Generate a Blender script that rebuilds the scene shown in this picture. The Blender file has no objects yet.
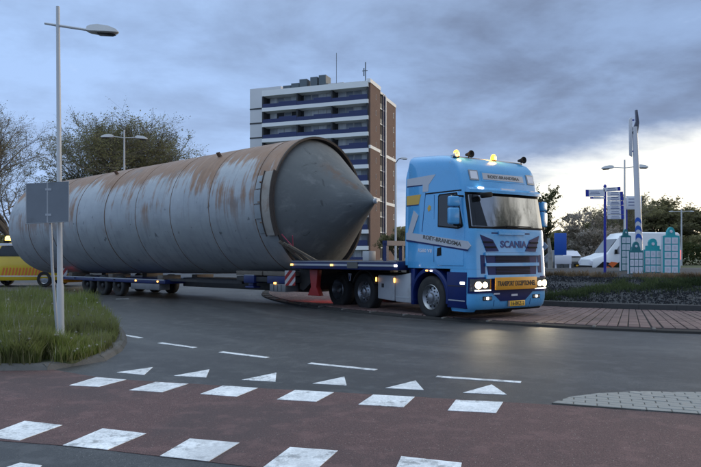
import bpy, bmesh, math, random
from math import sin, cos, pi, radians, sqrt, atan2
from mathutils import Vector, Matrix
random.seed(7)
C = bpy.context.scene.collection
SC = bpy.context.scene
R = random.random
def U(a, b): return a + (b - a) * random.random()

# ------------------------------------------------------------------ camera
cam = bpy.data.objects.new('camera', bpy.data.cameras.new('camera')); C.objects.link(cam)
cam.location = (0, 0, 1.5); cam.rotation_euler = (pi / 2, 0, 0)
cam.data.sensor_width = 36; cam.data.lens = 640 / 701 * 36
cam.data.shift_y = (255 - 233.5) / 701
cam.data.clip_end = 5000
SC.camera = cam

# ------------------------------------------------------------------ sky and sun
SUN_EL, SUN_AZ = radians(7), radians(58)       # low behind the clouds, ahead and to the right (azimuth from +Y to +X)
world = bpy.data.worlds.new('World'); SC.world = world; world.use_nodes = True
class NT:
    def __init__(s, tree): s.t = tree; s.t.nodes.clear()
    def n(s, typ, **kw):
        nd = s.t.nodes.new(typ)
        for k, v in kw.items(): setattr(nd, k, v)
        return nd
    def put(s, sock, v):
        if isinstance(v, bpy.types.NodeSocket): s.t.links.new(v, sock)
        elif v is not None:
            if sock.type == 'RGBA' and not hasattr(v, '__len__'): v = (v, v, v, 1)
            if sock.type == 'RGBA' and len(v) == 3: v = (*v, 1)
            sock.default_value = v
    def m(s, op, a, b=None, c=None, clamp=False):
        nd = s.n('ShaderNodeMath', operation=op, use_clamp=clamp)
        s.put(nd.inputs[0], a); s.put(nd.inputs[1], b)
        if c is not None: s.put(nd.inputs[2], c)
        return nd.outputs[0]
    def sstep(s, v, a, b):
        nd = s.n('ShaderNodeMapRange', interpolation_type='SMOOTHSTEP'); nd.clamp = True
        s.put(nd.inputs[0], v); s.put(nd.inputs[1], a); s.put(nd.inputs[2], b)
        return nd.outputs[0]
    def mix(s, f, a, b, blend='MIX'):
        nd = s.n('ShaderNodeMix', data_type='RGBA', blend_type=blend)
        s.put(nd.inputs[0], f); s.put(nd.inputs[6], a); s.put(nd.inputs[7], b)
        return nd.outputs[2]
    def noise(s, vec, scale, detail=4, rough=.55, dist=0):
        nd = s.n('ShaderNodeTexNoise'); s.put(nd.inputs['Vector'], vec)
        nd.inputs['Scale'].default_value = scale; nd.inputs['Detail'].default_value = detail
        nd.inputs['Roughness'].default_value = rough; nd.inputs['Distortion'].default_value = dist
        return nd.outputs[0]
    def xyz(s, x, y, z):
        nd = s.n('ShaderNodeCombineXYZ'); s.put(nd.inputs[0], x); s.put(nd.inputs[1], y); s.put(nd.inputs[2], z)
        return nd.outputs[0]
    def sep(s, v):
        nd = s.n('ShaderNodeSeparateXYZ'); s.put(nd.inputs[0], v); return nd.outputs
w = NT(world.node_tree)
d = w.sep(w.n('ShaderNodeTexCoord').outputs['Generated'])
sky = w.n('ShaderNodeTexSky', sky_type='NISHITA'); sky.sun_disc = False
sky.sun_elevation = SUN_EL; sky.sun_rotation = SUN_AZ
zc = w.m('MAXIMUM', d[2], 0.0)
den = w.m('ADD', zc, .16)
pl = w.xyz(w.m('DIVIDE', d[0], den), w.m('DIVIDE', d[1], den), 0.0)
n1 = w.noise(pl, .55, 7, .55, .4)
n2 = w.noise(pl, 1.7, 6, .6, .2)
hor = w.m('SQRT', w.m('MAXIMUM', w.m('ADD', w.m('MULTIPLY', d[0], d[0]), w.m('MULTIPLY', d[1], d[1])), 1e-5))
ga = radians(70)
g = w.m('DIVIDE', w.m('ADD', w.m('MULTIPLY', d[0], sin(ga)), w.m('MULTIPLY', d[1], cos(ga))), hor)
glow = w.sstep(g, .34, .62)                      # 1 towards the sunset
left = w.sstep(w.m('DIVIDE', d[0], hor), .30, -.42)
deckf = w.m('ADD', w.m('MULTIPLY', w.sstep(w.m('ADD', w.m('MULTIPLY', n1, .5), w.m('MULTIPLY', n2, .5)), .38, .64), .62),
            w.m('MULTIPLY', left, .58), clamp=True)
deck = w.mix(deckf, (.080, .104, .162), (.200, .290, .460))
low = w.sstep(zc, .30, .02)
deck = w.mix(w.m('MULTIPLY', low, .40), deck, (.27, .36, .53))
clear = w.mix(.75, w.mix(1.0, sky.outputs[0], (.1, .1, .1), 'MULTIPLY'), (.68, .655, .60))
edge = w.m('ADD', w.m('ADD', .136, w.m('MULTIPLY', w.m('SUBTRACT', g, .6), .22)), w.m('MULTIPLY', w.m('MAXIMUM', w.m('SUBTRACT', g, .78), 0.0), 1.3))
edge = w.m('ADD', edge, w.m('MULTIPLY', w.m('SUBTRACT', n2, .5), .10))
gap = w.m('MULTIPLY', w.sstep(zc, w.m('ADD', edge, .03), w.m('SUBTRACT', edge, .05)), w.sstep(glow, .0, .6))
over = w.m('MULTIPLY', w.sstep(zc, .30, 1.0), 2.0)        # overcast cloud boosted and warmed overhead, out of view, to light the ground more
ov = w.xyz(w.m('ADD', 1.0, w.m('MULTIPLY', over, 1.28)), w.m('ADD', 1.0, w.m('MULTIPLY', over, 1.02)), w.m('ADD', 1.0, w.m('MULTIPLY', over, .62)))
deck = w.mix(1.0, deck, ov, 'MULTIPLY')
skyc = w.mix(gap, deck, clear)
hole = w.m('MULTIPLY', w.sstep(n2, .66, .80), .35)
skyc = w.mix(hole, skyc, (.40, .46, .56))
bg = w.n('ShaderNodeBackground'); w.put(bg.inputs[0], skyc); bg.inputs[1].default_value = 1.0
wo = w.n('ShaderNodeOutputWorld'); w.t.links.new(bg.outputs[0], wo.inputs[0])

sun = bpy.data.objects.new('sun', bpy.data.lights.new('sun', 'SUN')); C.objects.link(sun)
sun.data.energy = .5; sun.data.angle = radians(14); sun.data.color = (1, .86, .68)
sd = Vector((sin(SUN_AZ) * cos(SUN_EL), cos(SUN_AZ) * cos(SUN_EL), sin(SUN_EL)))
sun.rotation_euler = (-sd).to_track_quat('-Z', 'Y').to_euler(); sun.location = (20, 20, 40)

SC.view_settings.view_transform = 'Standard'; SC.view_settings.look = 'None'
SC.view_settings.exposure = 1.1; SC.view_settings.gamma = 1; SC.view_settings.use_curve_mapping = False

# ------------------------------------------------------------------ materials
def mat(name, col, rough=.6, metal=0, var=.2, vs=2.5, bump=0, bs=60, spec=.5, coat=0, emit=None, es=0, dirt=None, dirt_s=1.3, ior=None):
    m = bpy.data.materials.new(name); m.use_nodes = True
    t = NT(m.node_tree); o = t.n('ShaderNodeOutputMaterial'); p = t.n('ShaderNodeBsdfPrincipled')
    t.t.links.new(p.outputs[0], o.inputs[0])
    oc = t.n('ShaderNodeTexCoord').outputs['Object']
    nz = t.noise(oc, vs, 6, .62)
    c = t.mix(nz, tuple(x * (1 - var) for x in col), tuple(min(1, x * (1 + var)) for x in col))
    if dirt:
        dn = t.sstep(t.noise(oc, dirt_s, 7, .65, .3), .5, .72)
        c = t.mix(t.m('MULTIPLY', dn, .7), c, dirt)
    t.put(p.inputs['Base Color'], c)
    rn = t.m('ADD', rough - .06, t.m('MULTIPLY', nz, .12))
    t.put(p.inputs['Roughness'], rn); p.inputs['Metallic'].default_value = metal
    p.inputs['Specular IOR Level'].default_value = spec; p.inputs['Coat Weight'].default_value = coat
    p.inputs['Coat Roughness'].default_value = .06
    if ior: p.inputs['IOR'].default_value = ior
    if bump:
        b = t.n('ShaderNodeBump'); b.inputs['Strength'].default_value = bump; b.inputs['Distance'].default_value = .02
        t.put(b.inputs['Height'], t.noise(oc, bs, 5, .6)); t.t.links.new(b.outputs[0], p.inputs['Normal'])
    if emit:
        p.inputs['Emission Color'].default_value = (*emit, 1); p.inputs['Emission Strength'].default_value = es
    return m

def ground_mat(name, c1, c2, speck, rough=.85, fs=95, stain=(.03, .03, .034), st=.35, bump=.5, tracks=False):
    m = bpy.data.materials.new(name); m.use_nodes = True
    t = NT(m.node_tree); o = t.n('ShaderNodeOutputMaterial'); p = t.n('ShaderNodeBsdfPrincipled')
    t.t.links.new(p.outputs[0], o.inputs[0]); oc = t.n('ShaderNodeTexCoord').outputs['Object']
    a = t.noise(oc, fs, 3, .7); bgn = t.noise(oc, .35, 6, .6, .6); mid = t.noise(oc, 3.5, 5, .65)
    c = t.mix(t.sstep(a, .38, .64), c1, c2)
    vo = t.n('ShaderNodeTexVoronoi'); t.put(vo.inputs['Vector'], oc); vo.inputs['Scale'].default_value = 48
    sp = t.m('MULTIPLY', t.sstep(vo.outputs['Distance'], .30, .12), t.sstep(t.noise(oc, 31, 2, .5), .54, .62))
    c = t.mix(sp, c, speck)
    c = t.mix(t.m('MULTIPLY', t.sstep(bgn, .46, .60), st), c, stain)
    if tracks:                                   # wheel paths wear round the roundabout, tar seams and repaired patches
        px, py = t.sep(oc)[:2]; dx, dy = t.m('SUBTRACT', px, 11.5), t.m('SUBTRACT', py, 26.3)
        rr = t.m('SQRT', t.m('ADD', t.m('MULTIPLY', dx, dx), t.m('MULTIPLY', dy, dy))); an = t.m('ARCTAN2', dy, dx)
        tk = t.noise(t.xyz(t.m('MULTIPLY', rr, 1.0), t.m('MULTIPLY', an, 2.2), 0.0), 1.0, 4, .6)
        c = t.mix(t.m('MULTIPLY', t.sstep(tk, .49, .60), .6), c, (.026, .026, .028))
        c = t.mix(t.m('MULTIPLY', t.sstep(tk, .46, .36), .4), c, (.095, .094, .092))
        wob = t.m('ADD', rr, t.m('MULTIPLY', t.noise(oc, .8, 3, .5), .25))
        for r_s in (18.62, 15.5):
            c = t.mix(t.m('MULTIPLY', t.sstep(t.m('ABSOLUTE', t.m('SUBTRACT', wob, r_s)), .022, .012), .7), c, (.014, .014, .015))
        ol = t.n('ShaderNodeTexVoronoi'); t.put(ol.inputs['Vector'], oc); ol.inputs['Scale'].default_value = .75
        c = t.mix(t.m('MULTIPLY', t.sstep(ol.outputs['Distance'], .16, .03), t.m('MULTIPLY', t.sstep(t.noise(oc, 5, 4, .6), .42, .6), .6)), c, (.016, .016, .018))
    c = t.mix(t.m('MULTIPLY', t.sstep(mid, .5, .64), .3), c, tuple(x * 1.5 for x in c2))
    t.put(p.inputs['Base Color'], c)
    t.put(p.inputs['Roughness'], t.m('ADD', rough - .15, t.m('MULTIPLY', bgn, .25)))
    b = t.n('ShaderNodeBump'); b.inputs['Strength'].default_value = bump; b.inputs['Distance'].default_value = .008
    t.put(b.inputs['Height'], a); t.t.links.new(b.outputs[0], p.inputs['Normal'])
    return m

def leaf_mat(name, c1, c2, c3=None):
    m = bpy.data.materials.new(name); m.use_nodes = True
    t = NT(m.node_tree); o = t.n('ShaderNodeOutputMaterial'); p = t.n('ShaderNodeBsdfPrincipled')
    t.t.links.new(p.outputs[0], o.inputs[0])
    ri = t.n('ShaderNodeNewGeometry').outputs['Random Per Island']
    oc = t.n('ShaderNodeTexCoord').outputs['Object']
    c = t.mix(ri, c1, c2)
    c = t.mix(t.sstep(t.noise(oc, .6, 4, .6), .42, .62), c, c3 or tuple(x * .6 for x in c1))
    t.put(p.inputs['Base Color'], c); p.inputs['Roughness'].default_value = .7
    p.inputs['Specular IOR Level'].default_value = .2
    tr = t.n('ShaderNodeBsdfTranslucent'); t.put(tr.inputs[0], c); mx = t.n('ShaderNodeMixShader'); mx.inputs[0].default_value = .5
    t.t.links.new(p.outputs[0], mx.inputs[1]); t.t.links.new(tr.outputs[0], mx.inputs[2]); t.t.links.new(mx.outputs[0], o.inputs[0])
    return m

M = {}
M['asphalt'] = ground_mat('asphalt', (.022, .0225, .0235), (.072, .072, .073), (.24, .24, .235), st=.5, rough=.56, tracks=True)
M['red'] = ground_mat('red_asphalt', (.058, .030, .0295), (.135, .074, .070), (.26, .22, .2), stain=(.05, .04, .042), st=.5)
M['earth'] = ground_mat('verge_grass', (.03, .045, .015), (.06, .075, .028), (.1, .11, .06), fs=20, stain=(.05, .045, .025))
M['gravel'] = ground_mat('dark_gravel', (.012, .0135, .017), (.038, .041, .050), (.10, .10, .11), fs=26, stain=(.014, .016, .015), bump=1)
M['paver'] = ground_mat('pink_paver', (.20, .150, .148), (.31, .245, .24), (.36, .33, .3), fs=60, stain=(.11, .09, .09), st=.6)
def wear(m):
    t = NT.__new__(NT); t.t = m.node_tree
    p = [n for n in t.t.nodes if n.type == 'BSDF_PRINCIPLED'][0]; src = p.inputs['Base Color'].links[0].from_socket
    oc = t.n('ShaderNodeTexCoord').outputs['Object']
    a = t.sstep(t.noise(oc, 9, 8, .75), .49, .60); c = t.sstep(t.noise(oc, 1.3, 4, .6), .42, .60)
    v = t.m('MULTIPLY', a, t.m('ADD', .14, t.m('MULTIPLY', c, .5)))
    t.put(p.inputs['Base Color'], t.mix(v, src, (.10, .10, .105)))
M['joint'] = mat('joint_soil', (.016, .015, .015), .95, var=.4, vs=20)
M['cobble'] = mat('cobble_grey', (.27, .265, .25), .85, var=.45, vs=3, bump=.4, bs=70, dirt=(.1, .095, .09), dirt_s=5)
M['kerb'] = mat('kerb_concrete', (.105, .10, .094), .85, var=.4, vs=5, bump=.5, bs=50, dirt=(.035, .038, .025), dirt_s=3)
M['kerb_dark'] = mat('kerb_dark', (.045, .045, .047), .85, var=.35, vs=5, bump=.4, bs=50)
M['paint'] = ground_mat('road_paint', (.62, .64, .66), (.80, .81, .82), (.45, .45, .45), rough=.7, fs=45, stain=(.42, .42, .43), st=.5, bump=.25)
wear(M['paint'])
M['blue'] = mat('light_blue_paint', (.078, .345, .66), .28, var=.06, coat=.7, vs=1.5, dirt=(.068, .27, .50), dirt_s=.9)
M['navy'] = mat('navy_paint', (.004, .015, .095), .38, var=.2, coat=.05, spec=.22)
M['navy_frame'] = mat('navy_frame_paint', (.005, .014, .085), .45, var=.3, dirt=(.02, .02, .025))
M['silver'] = mat('silver_stripe', (.44, .45, .49), .35, var=.06, metal=.1)
M['gold'] = mat('gold_stripe', (.55, .34, .06), .4, var=.1)
M['grey_tank'] = mat('grey_tank_cover', (.36, .375, .40), .45, var=.12, dirt=(.2, .2, .2))
M['box_dark'] = mat('tool_box_grey', (.13, .135, .145), .5, var=.2, dirt=(.07, .07, .07))
M['board_white'] = mat('board_white', (.42, .42, .43), .6, var=.1)
M['black'] = mat('black_plastic', (.010, .010, .011), .75, var=.3, spec=.2)
M['rubber'] = mat('tyre_rubber', (.018, .018, .019), .85, var=.4, vs=8, bump=.2, dirt=(.05, .045, .04), dirt_s=4)
M['chassis'] = mat('chassis_black', (.02, .02, .022), .7, var=.4, dirt=(.06, .05, .04))
M['chrome'] = mat('alloy_rim', (.30, .31, .33), .36, metal=.9, var=.1)
M['glass'] = mat('dark_glass', (.012, .015, .018), .05, var=.2, spec=1.0, ior=2.1)
M['screen'] = mat('windscreen_glass', (.05, .05, .048), .05, var=.3, vs=1.2, spec=.9, ior=2.9)
M['side_glass'] = mat('side_glass', (.012, .014, .016), .05, var=.3, ior=1.5)
M['white'] = mat('white_paint', (.74, .76, .79), .4, var=.05, coat=.3)
M['sign_white'] = mat('sign_white', (.66, .67, .74), .5, var=.06)
M['sign_orange'] = mat('sign_orange', (.70, .30, .02), .45, var=.1)
M['plate'] = mat('plate_yellow', (.75, .42, .03), .45, var=.08)
M['ink'] = mat('ink_black', (.015, .015, .02), .6)
M['ink_navy'] = mat('letter_navy', (.008, .035, .17), .35)
M['ink_grey'] = mat('letter_grey', (.075, .072, .065), .5)
M['lamp_on'] = mat('headlamp_lit', (.9, .9, .9), .2, emit=(1, .76, .40), es=9)
M['lamp_white'] = mat('marker_white_lit', (.9, .9, .9), .2, emit=(1, .96, .86), es=2.2)
M['amber'] = mat('beacon_amber', (.9, .45, .02), .2, emit=(1, .42, .03), es=1.6)
M['amber_core'] = mat('beacon_core', (.9, .45, .02), .2, emit=(1, .60, .10), es=3.2)
M['marker'] = mat('marker_orange_lit', (.9, .4, .05), .2, emit=(1, .48, .10), es=2.4)
M['tail'] = mat('tail_lamp_lit', (.5, .02, .02), .2, emit=(1, .05, .02), es=1.6)
M['red_paint_and_glow'] = mat('red_paint_and_glow', (.24, .010, .010), .5, var=.3)
M['wood'] = mat('grey_timber', (.13, .11, .09), .85, var=.4, vs=6, bump=.3)
M['strap'] = mat('pink_strap', (.42, .06, .11), .7)
M['galv'] = mat('galvanised', (.36, .38, .41), .5, metal=.35, var=.12, vs=4)
M['sign_back'] = mat('sign_back', (.17, .19, .22), .55, metal=.25, var=.15, vs=3, dirt=(.08, .09, .1))
M['slamp'] = mat('lamp_pole_grey', (.50, .51, .53), .5, var=.12, vs=1)
M['bark'] = mat('bark', (.085, .073, .06), .9, var=.4, vs=5)
M['twig'] = mat('twig', (.17, .145, .115), .9, var=.3)
M['leafA'] = leaf_mat('leaf_olive', (.175, .17, .085), (.27, .25, .13))
M['leafB'] = leaf_mat('leaf_brown', (.18, .182, .085), (.28, .27, .13))
M['leafC'] = leaf_mat('leaf_green', (.042, .058, .024), (.08, .10, .038))
M['leafD'] = leaf_mat('blossom', (.30, .27, .24), (.50, .46, .42), (.20, .17, .13))
M['grass'] = leaf_mat('grass_blade', (.105, .145, .032), (.26, .29, .085), (.20, .21, .085))
M['dry'] = leaf_mat('dry_grass', (.16, .115, .07), (.26, .19, .12))
M['stone_dark'] = leaf_mat('gravel_stone', (.012, .014, .019), (.075, .080, .095), (.03, .033, .04))
M['dry_pale'] = leaf_mat('pale_dry_grass', (.19, .19, .09), (.30, .28, .15))
M['seed'] = leaf_mat('seed_heads', (.35, .34, .28), (.6, .6, .55))
M['band_grass'] = leaf_mat('band_grass', (.045, .070, .030), (.095, .120, .050))
M['yellow'] = mat('yellow_paint', (.62, .43, .02), .35, var=.08, coat=.4)
M['orange_red'] = mat('chevron_orange', (.62, .12, .02), .4)
M['teal'] = mat('teal_panel', (.02, .33, .37), .45, var=.12)
M['teal_dark'] = mat('teal_dark_panel', (.015, .15, .175), .45, var=.12)
M['sign_blue'] = mat('sign_blue', (.012, .085, .42), .45, var=.08)
M['post_blue'] = mat('post_blue', (.010, .022, .30), .4, var=.1)
M['pane'] = mat('pale_pane', (.60, .61, .69), .4, var=.15, vs=4)
M['pane_print'] = mat('pane_print', (.50, .52, .60), .5, var=.2)
M['car_grey'] = mat('car_silver', (.10, .105, .11), .35, metal=.4, var=.05, coat=.4)
M['mast'] = mat('mast_white', (.58, .58, .62), .4, var=.05)
M['steel_dark'] = mat('polished_dark', (.10, .10, .12), .25, metal=.8)
M['slab'] = mat('white_slab', (.80, .80, .81), .7, var=.06, vs=.4)
M['parapet'] = mat('blue_parapet', (.016, .026, .105), .5, var=.15, vs=.6)
M['curtain'] = mat('balcony_window', (.56, .60, .65), .25, var=.4, vs=.5, spec=.8)
def win_mat():
    m = mat('balcony_pane', (.5, .5, .5), .25); t = NT.__new__(NT); t.t = m.node_tree
    p = [n for n in t.t.nodes if n.type == 'BSDF_PRINCIPLED'][0]; rn = t.n('ShaderNodeObjectInfo').outputs['Random']
    z = t.sep(t.n('ShaderNodeTexCoord').outputs['Object']); fold = t.m('SINE', t.m('MULTIPLY', z[0], 22))
    c = t.mix(t.sstep(rn, .25, .75), (.20, .23, .28), (.66, .68, .70)); c = t.mix(t.m('MULTIPLY', t.m('ADD', fold, 1), .14), c, (.12, .13, .16))
    t.put(p.inputs['Base Color'], c); return m
M['curtain'] = win_mat()
M['room_dark'] = mat('recess_dark', (.05, .052, .06), .8, var=.3)
M['plant_grey'] = mat('plant_cladding', (.085, .11, .13), .6, var=.2)
M['wall_white'] = mat('rendered_wall', (.66, .66, .69), .8, var=.06, vs=.3)

def brick_mat():
    m = bpy.data.materials.new('brown_brick'); m.use_nodes = True
    t = NT(m.node_tree); o = t.n('ShaderNodeOutputMaterial'); p = t.n('ShaderNodeBsdfPrincipled')
    t.t.links.new(p.outputs[0], o.inputs[0]); oc = t.n('ShaderNodeTexCoord').outputs['Object']
    s = t.sep(oc); br = t.n('ShaderNodeTexBrick'); t.put(br.inputs['Vector'], t.xyz(t.m('ADD', s[0], s[1]), s[2], 0.0))
    br.inputs['Scale'].default_value = 1; br.inputs['Brick Width'].default_value = .22; br.inputs['Row Height'].default_value = .065
    br.inputs['Mortar Size'].default_value = .006
    br.inputs['Color1'].default_value = (.15, .085, .07, 1); br.inputs['Color2'].default_value = (.20, .12, .098, 1)
    br.inputs['Mortar'].default_value = (.16, .13, .12, 1)
    c = t.mix(t.m('MULTIPLY', t.noise(oc, .5, 5), .5), br.outputs[0], (.095, .058, .05))
    t.put(p.inputs['Base Color'], c); p.inputs['Roughness'].default_value = .9
    return m
M['brick'] = brick_mat()

def tank_mat(inner=False, cone=False):
    m = bpy.data.materials.new('rusty_steel' + ('_cone' if cone else '')); m.use_nodes = True
    t = NT(m.node_tree); o = t.n('ShaderNodeOutputMaterial'); p = t.n('ShaderNodeBsdfPrincipled')
    t.t.links.new(p.outputs[0], o.inputs[0]); oc = t.n('ShaderNodeTexCoord').outputs['Object']
    x, y, z = t.sep(oc)[:3]
    ang = t.m('ARCTAN2', x, z)                    # 0 on top, the axis runs along y
    if cone:
        rr = t.m('SQRT', t.m('ADD', t.m('MULTIPLY', x, x), t.m('MULTIPLY', z, z)))
        big = t.noise(oc, .9, 6, .6, .5); fine = t.noise(t.xyz(t.m('MULTIPLY', ang, 4), t.m('MULTIPLY', rr, 2.6), 0.0), 1.0, 6, .65)
        c = t.mix(big, (.075, .082, .086), (.165, .175, .18))
        c = t.mix(t.m('MULTIPLY', t.sstep(fine, .5, .72), .5), c, (.235, .24, .24))
        # a brown scrape running back from the tip
        da = t.m('ABSOLUTE', t.m('SUBTRACT', ang, -.55))
        sc = t.m('MULTIPLY', t.sstep(da, .36, .05), t.m('MULTIPLY', t.sstep(rr, .15, .5), t.sstep(rr, 1.45, .95)))
        c = t.mix(t.m('MULTIPLY', t.m('MULTIPLY', sc, t.sstep(t.noise(oc, 3, 6, .7), .36, .62)), .7), c, (.15, .085, .055))
        c = t.mix(t.m('MULTIPLY', t.sstep(t.noise(oc, 2.3, 7, .7, 1), .60, .70), .7), c, (.035, .038, .04))
        rough, met = .58, .1
    else:
        st = t.noise(t.xyz(t.m('MULTIPLY', y, 4.2), t.m('MULTIPLY', ang, .9), 3.1), 1.0, 7, .68, .15)
        st2 = t.noise(t.xyz(t.m('MULTIPLY', y, 7.5), t.m('MULTIPLY', ang, 1.4), 8.1), 1.0, 5, .6)
        big = t.noise(t.xyz(t.m('MULTIPLY', y, .55), t.m('MULTIPLY', ang, 1.6), 1.7), 1.0, 4, .55)
        base = t.mix(t.noise(t.xyz(t.m('MULTIPLY', y, 1.2), t.m('MULTIPLY', ang, 3), 0.0), 1.0, 6, .65), (.245, .262, .285), (.44, .46, .485))
        base = t.mix(t.m('MULTIPLY', t.sstep(st2, .52, .75), .55), base, (.16, .185, .22))
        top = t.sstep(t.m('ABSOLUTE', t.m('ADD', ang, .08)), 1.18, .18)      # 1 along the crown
        rm = t.m('ADD', t.m('ADD', t.m('MULTIPLY', t.m('ADD', t.m('MULTIPLY', st, .6), t.m('MULTIPLY', st2, .4)), .58), t.m('MULTIPLY', big, .42)), t.m('MULTIPLY', top, .22))
        rust = t.mix(st2, (.12, .062, .034), (.33, .180, .098))
        upm = t.sstep(t.m('ABSOLUTE', t.m('ADD', ang, .05)), 2.0, 1.25)
        c = t.mix(t.m('MULTIPLY', t.m('MULTIPLY', t.sstep(rm, .495, .585), upm), .92), base, rust)
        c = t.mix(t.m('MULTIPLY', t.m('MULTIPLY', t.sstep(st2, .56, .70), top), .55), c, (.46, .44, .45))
        scr = t.noise(t.xyz(t.m('MULTIPLY', y, 3.2), t.m('MULTIPLY', ang, 6), 5.0), 1.0, 3, .5)
        lowm = t.sstep(t.m('ABSOLUTE', ang), 1.2, 1.75)
        c = t.mix(t.m('MULTIPLY', t.m('MULTIPLY', t.sstep(scr, .66, .72), lowm), .6), c, (.035, .036, .04))
        c = t.mix(t.m('MULTIPLY', t.sstep(t.noise(oc, 1.1, 6, .65), .55, .72), .4), c, (.14, .15, .165))
        rough, met = .46, .4
    t.put(p.inputs['Base Color'], c); p.inputs['Metallic'].default_value = met
    t.put(p.inputs['Roughness'], t.m('ADD', rough, t.m('MULTIPLY', t.noise(oc, 4, 5), .25)))
    b = t.n('ShaderNodeBump'); b.inputs['Strength'].default_value = .35; b.inputs['Distance'].default_value = .03
    t.put(b.inputs['Height'], t.noise(oc, 2.2, 5, .55)); t.t.links.new(b.outputs[0], p.inputs['Normal'])
    return m
M['tank'] = tank_mat(); M['cone'] = tank_mat(cone=True)
M['rust_dark'] = mat('dark_rust', (.050, .040, .036), .85, var=.5, vs=3, dirt=(.085, .058, .045), dirt_s=2)
M['rust_pale'] = mat('weathered_plate', (.30, .275, .25), .8, var=.35, vs=3, dirt=(.17, .085, .05), dirt_s=2.2)
M['steel_pale'] = mat('pale_steel', (.26, .285, .31), .6, metal=.2, var=.25, vs=3, dirt=(.12, .10, .09), dirt_s=2)
M['rust'] = mat('rust_plate', (.15, .085, .05), .85, var=.5, vs=4, dirt=(.2, .19, .18), dirt_s=2)

# ------------------------------------------------------------------ mesh helpers
class MB:
    def __init__(s): s.v = []; s.f = []
    def add(s, vs, fs):
        n = len(s.v); s.v += [tuple(p) for p in vs]; s.f += [tuple(i + n for i in f) for f in fs]; return s
    def box(s, c, size, rz=0, rx=0, ry=0):
        X, Y, Z = (a / 2 for a in size)
        m = Matrix.Rotation(rz, 3, 'Z') @ Matrix.Rotation(rx, 3, 'X') @ Matrix.Rotation(ry, 3, 'Y')
        vs = [Vector(c) + m @ Vector((a * X, b * Y, e * Z)) for a in (-1, 1) for b in (-1, 1) for e in (-1, 1)]
        return s.add(vs, [(0, 1, 3, 2), (4, 6, 7, 5), (0, 4, 5, 1), (2, 3, 7, 6), (0, 2, 6, 4), (1, 5, 7, 3)])
    def rng(s, x0, x1, y0, y1, z0, z1): return s.box(((x0 + x1) / 2, (y0 + y1) / 2, (z0 + z1) / 2), (abs(x1 - x0), abs(y1 - y0), abs(z1 - z0)))
    def tube(s, pts, rad, n=8, cap=True):
        pts = [Vector(p) for p in pts]; rad = rad if hasattr(rad, '__len__') else [rad] * len(pts)
        vs = []; up = None
        for i, p in enumerate(pts):
            t = (pts[min(i + 1, len(pts) - 1)] - pts[max(i - 1, 0)]).normalized()
            a = Vector((0, 0, 1)) if abs(t.z) < .9 else Vector((1, 0, 0))
            if up is None: up = (a - t * a.dot(t)).normalized()
            else:
                up = up - t * up.dot(t)
                up = up.normalized() if up.length > 1e-4 else (a - t * a.dot(t)).normalized()
            b = t.cross(up)
            vs += [p + (up * cos(2 * pi * k / n) + b * sin(2 * pi * k / n)) * rad[i] for k in range(n)]
        fs = [(i * n + k, i * n + (k + 1) % n, (i + 1) * n + (k + 1) % n, (i + 1) * n + k) for i in range(len(pts) - 1) for k in range(n)]
        if cap: fs += [tuple(range(n))[::-1], tuple((len(pts) - 1) * n + k for k in range(n))]
        return s.add(vs, fs)
    def lathe(s, prof, c=(0, 0, 0), axis='X', n=28, a0=0, a1=2 * pi, cap=False):
        """prof: (along, radius) pairs"""
        full = abs(a1 - a0 - 2 * pi) < 1e-6; m = n if full else n + 1; vs = []
        for (h, r) in prof:
            for k in range(m):
                a = a0 + (a1 - a0) * k / n
                if axis == 'X': q = (h, r * sin(a), r * cos(a))
                elif axis == 'Y': q = (r * sin(a), h, r * cos(a))
                else: q = (r * sin(a), r * cos(a), h)
                vs.append((c[0] + q[0], c[1] + q[1], c[2] + q[2]))
        fs = []
        for i in range(len(prof) - 1):
            for k in range(n):
                k2 = (k + 1) % m
                fs.append((i * m + k, i * m + k2, (i + 1) * m + k2, (i + 1) * m + k))
        if cap: fs += [tuple(range(m)), tuple((len(prof) - 1) * m + k for k in range(m))]
        return s.add(vs, fs)
    def prism(s, poly, a, b, plane='YZ'):
        """poly of 2-D points in the plane, extruded from a to b along the other axis"""
        def q(p, h): return (h, p[0], p[1]) if plane == 'YZ' else (p[0], h, p[1]) if plane == 'XZ' else (p[0], p[1], h)
        n = len(poly)
        return s.add([q(p, a) for p in poly] + [q(p, b) for p in poly],
                     [tuple(range(n)), tuple(range(2 * n - 1, n - 1, -1))] + [(i, (i + 1) % n, n + (i + 1) % n, n + i) for i in range(n)])
    def loft(s, rings, cap=True, closed=True):
        n = len(rings[0]); vs = [p for r in rings for p in r]
        fs = [(i * n + k, i * n + (k + 1) % n, (i + 1) * n + (k + 1) % n, (i + 1) * n + k) for i in range(len(rings) - 1) for k in range(n if closed else n - 1)]
        if cap: fs += [tuple(range(n))[::-1], tuple((len(rings) - 1) * n + k for k in range(n))]
        return s.add(vs, fs)
    def mesh(s, name, m, smooth=False, bevel=0, seg=2, ang=32):
        me = bpy.data.meshes.new(name); me.from_pydata(s.v, [], s.f)
        bm = bmesh.new(); bm.from_mesh(me)
        if len(s.f) < 60000: bmesh.ops.recalc_face_normals(bm, faces=bm.faces)
        if bevel:
            ed = [e for e in bm.edges if len(e.link_faces) == 2 and e.calc_face_angle(0) > radians(30)]
            bmesh.ops.bevel(bm, geom=ed, offset=bevel, segments=seg, affect='EDGES', profile=.5, clamp_overlap=True)
        bm.to_mesh(me); bm.free()
        if smooth or bevel:
            me.shade_smooth(); me.set_sharp_from_angle(angle=radians(ang))
        me.materials.append(m); return me
    def build(s, name, m, parent=None, **kw):
        return link(name, s.mesh(name, m, **kw), parent)
def link(name, me, parent=None, loc=None, rot=None):
    o = bpy.data.objects.new(name, me); C.objects.link(o)
    if parent is not None: o.parent = parent
    if loc: o.location = loc
    if rot: o.rotation_euler = rot
    return o
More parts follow.
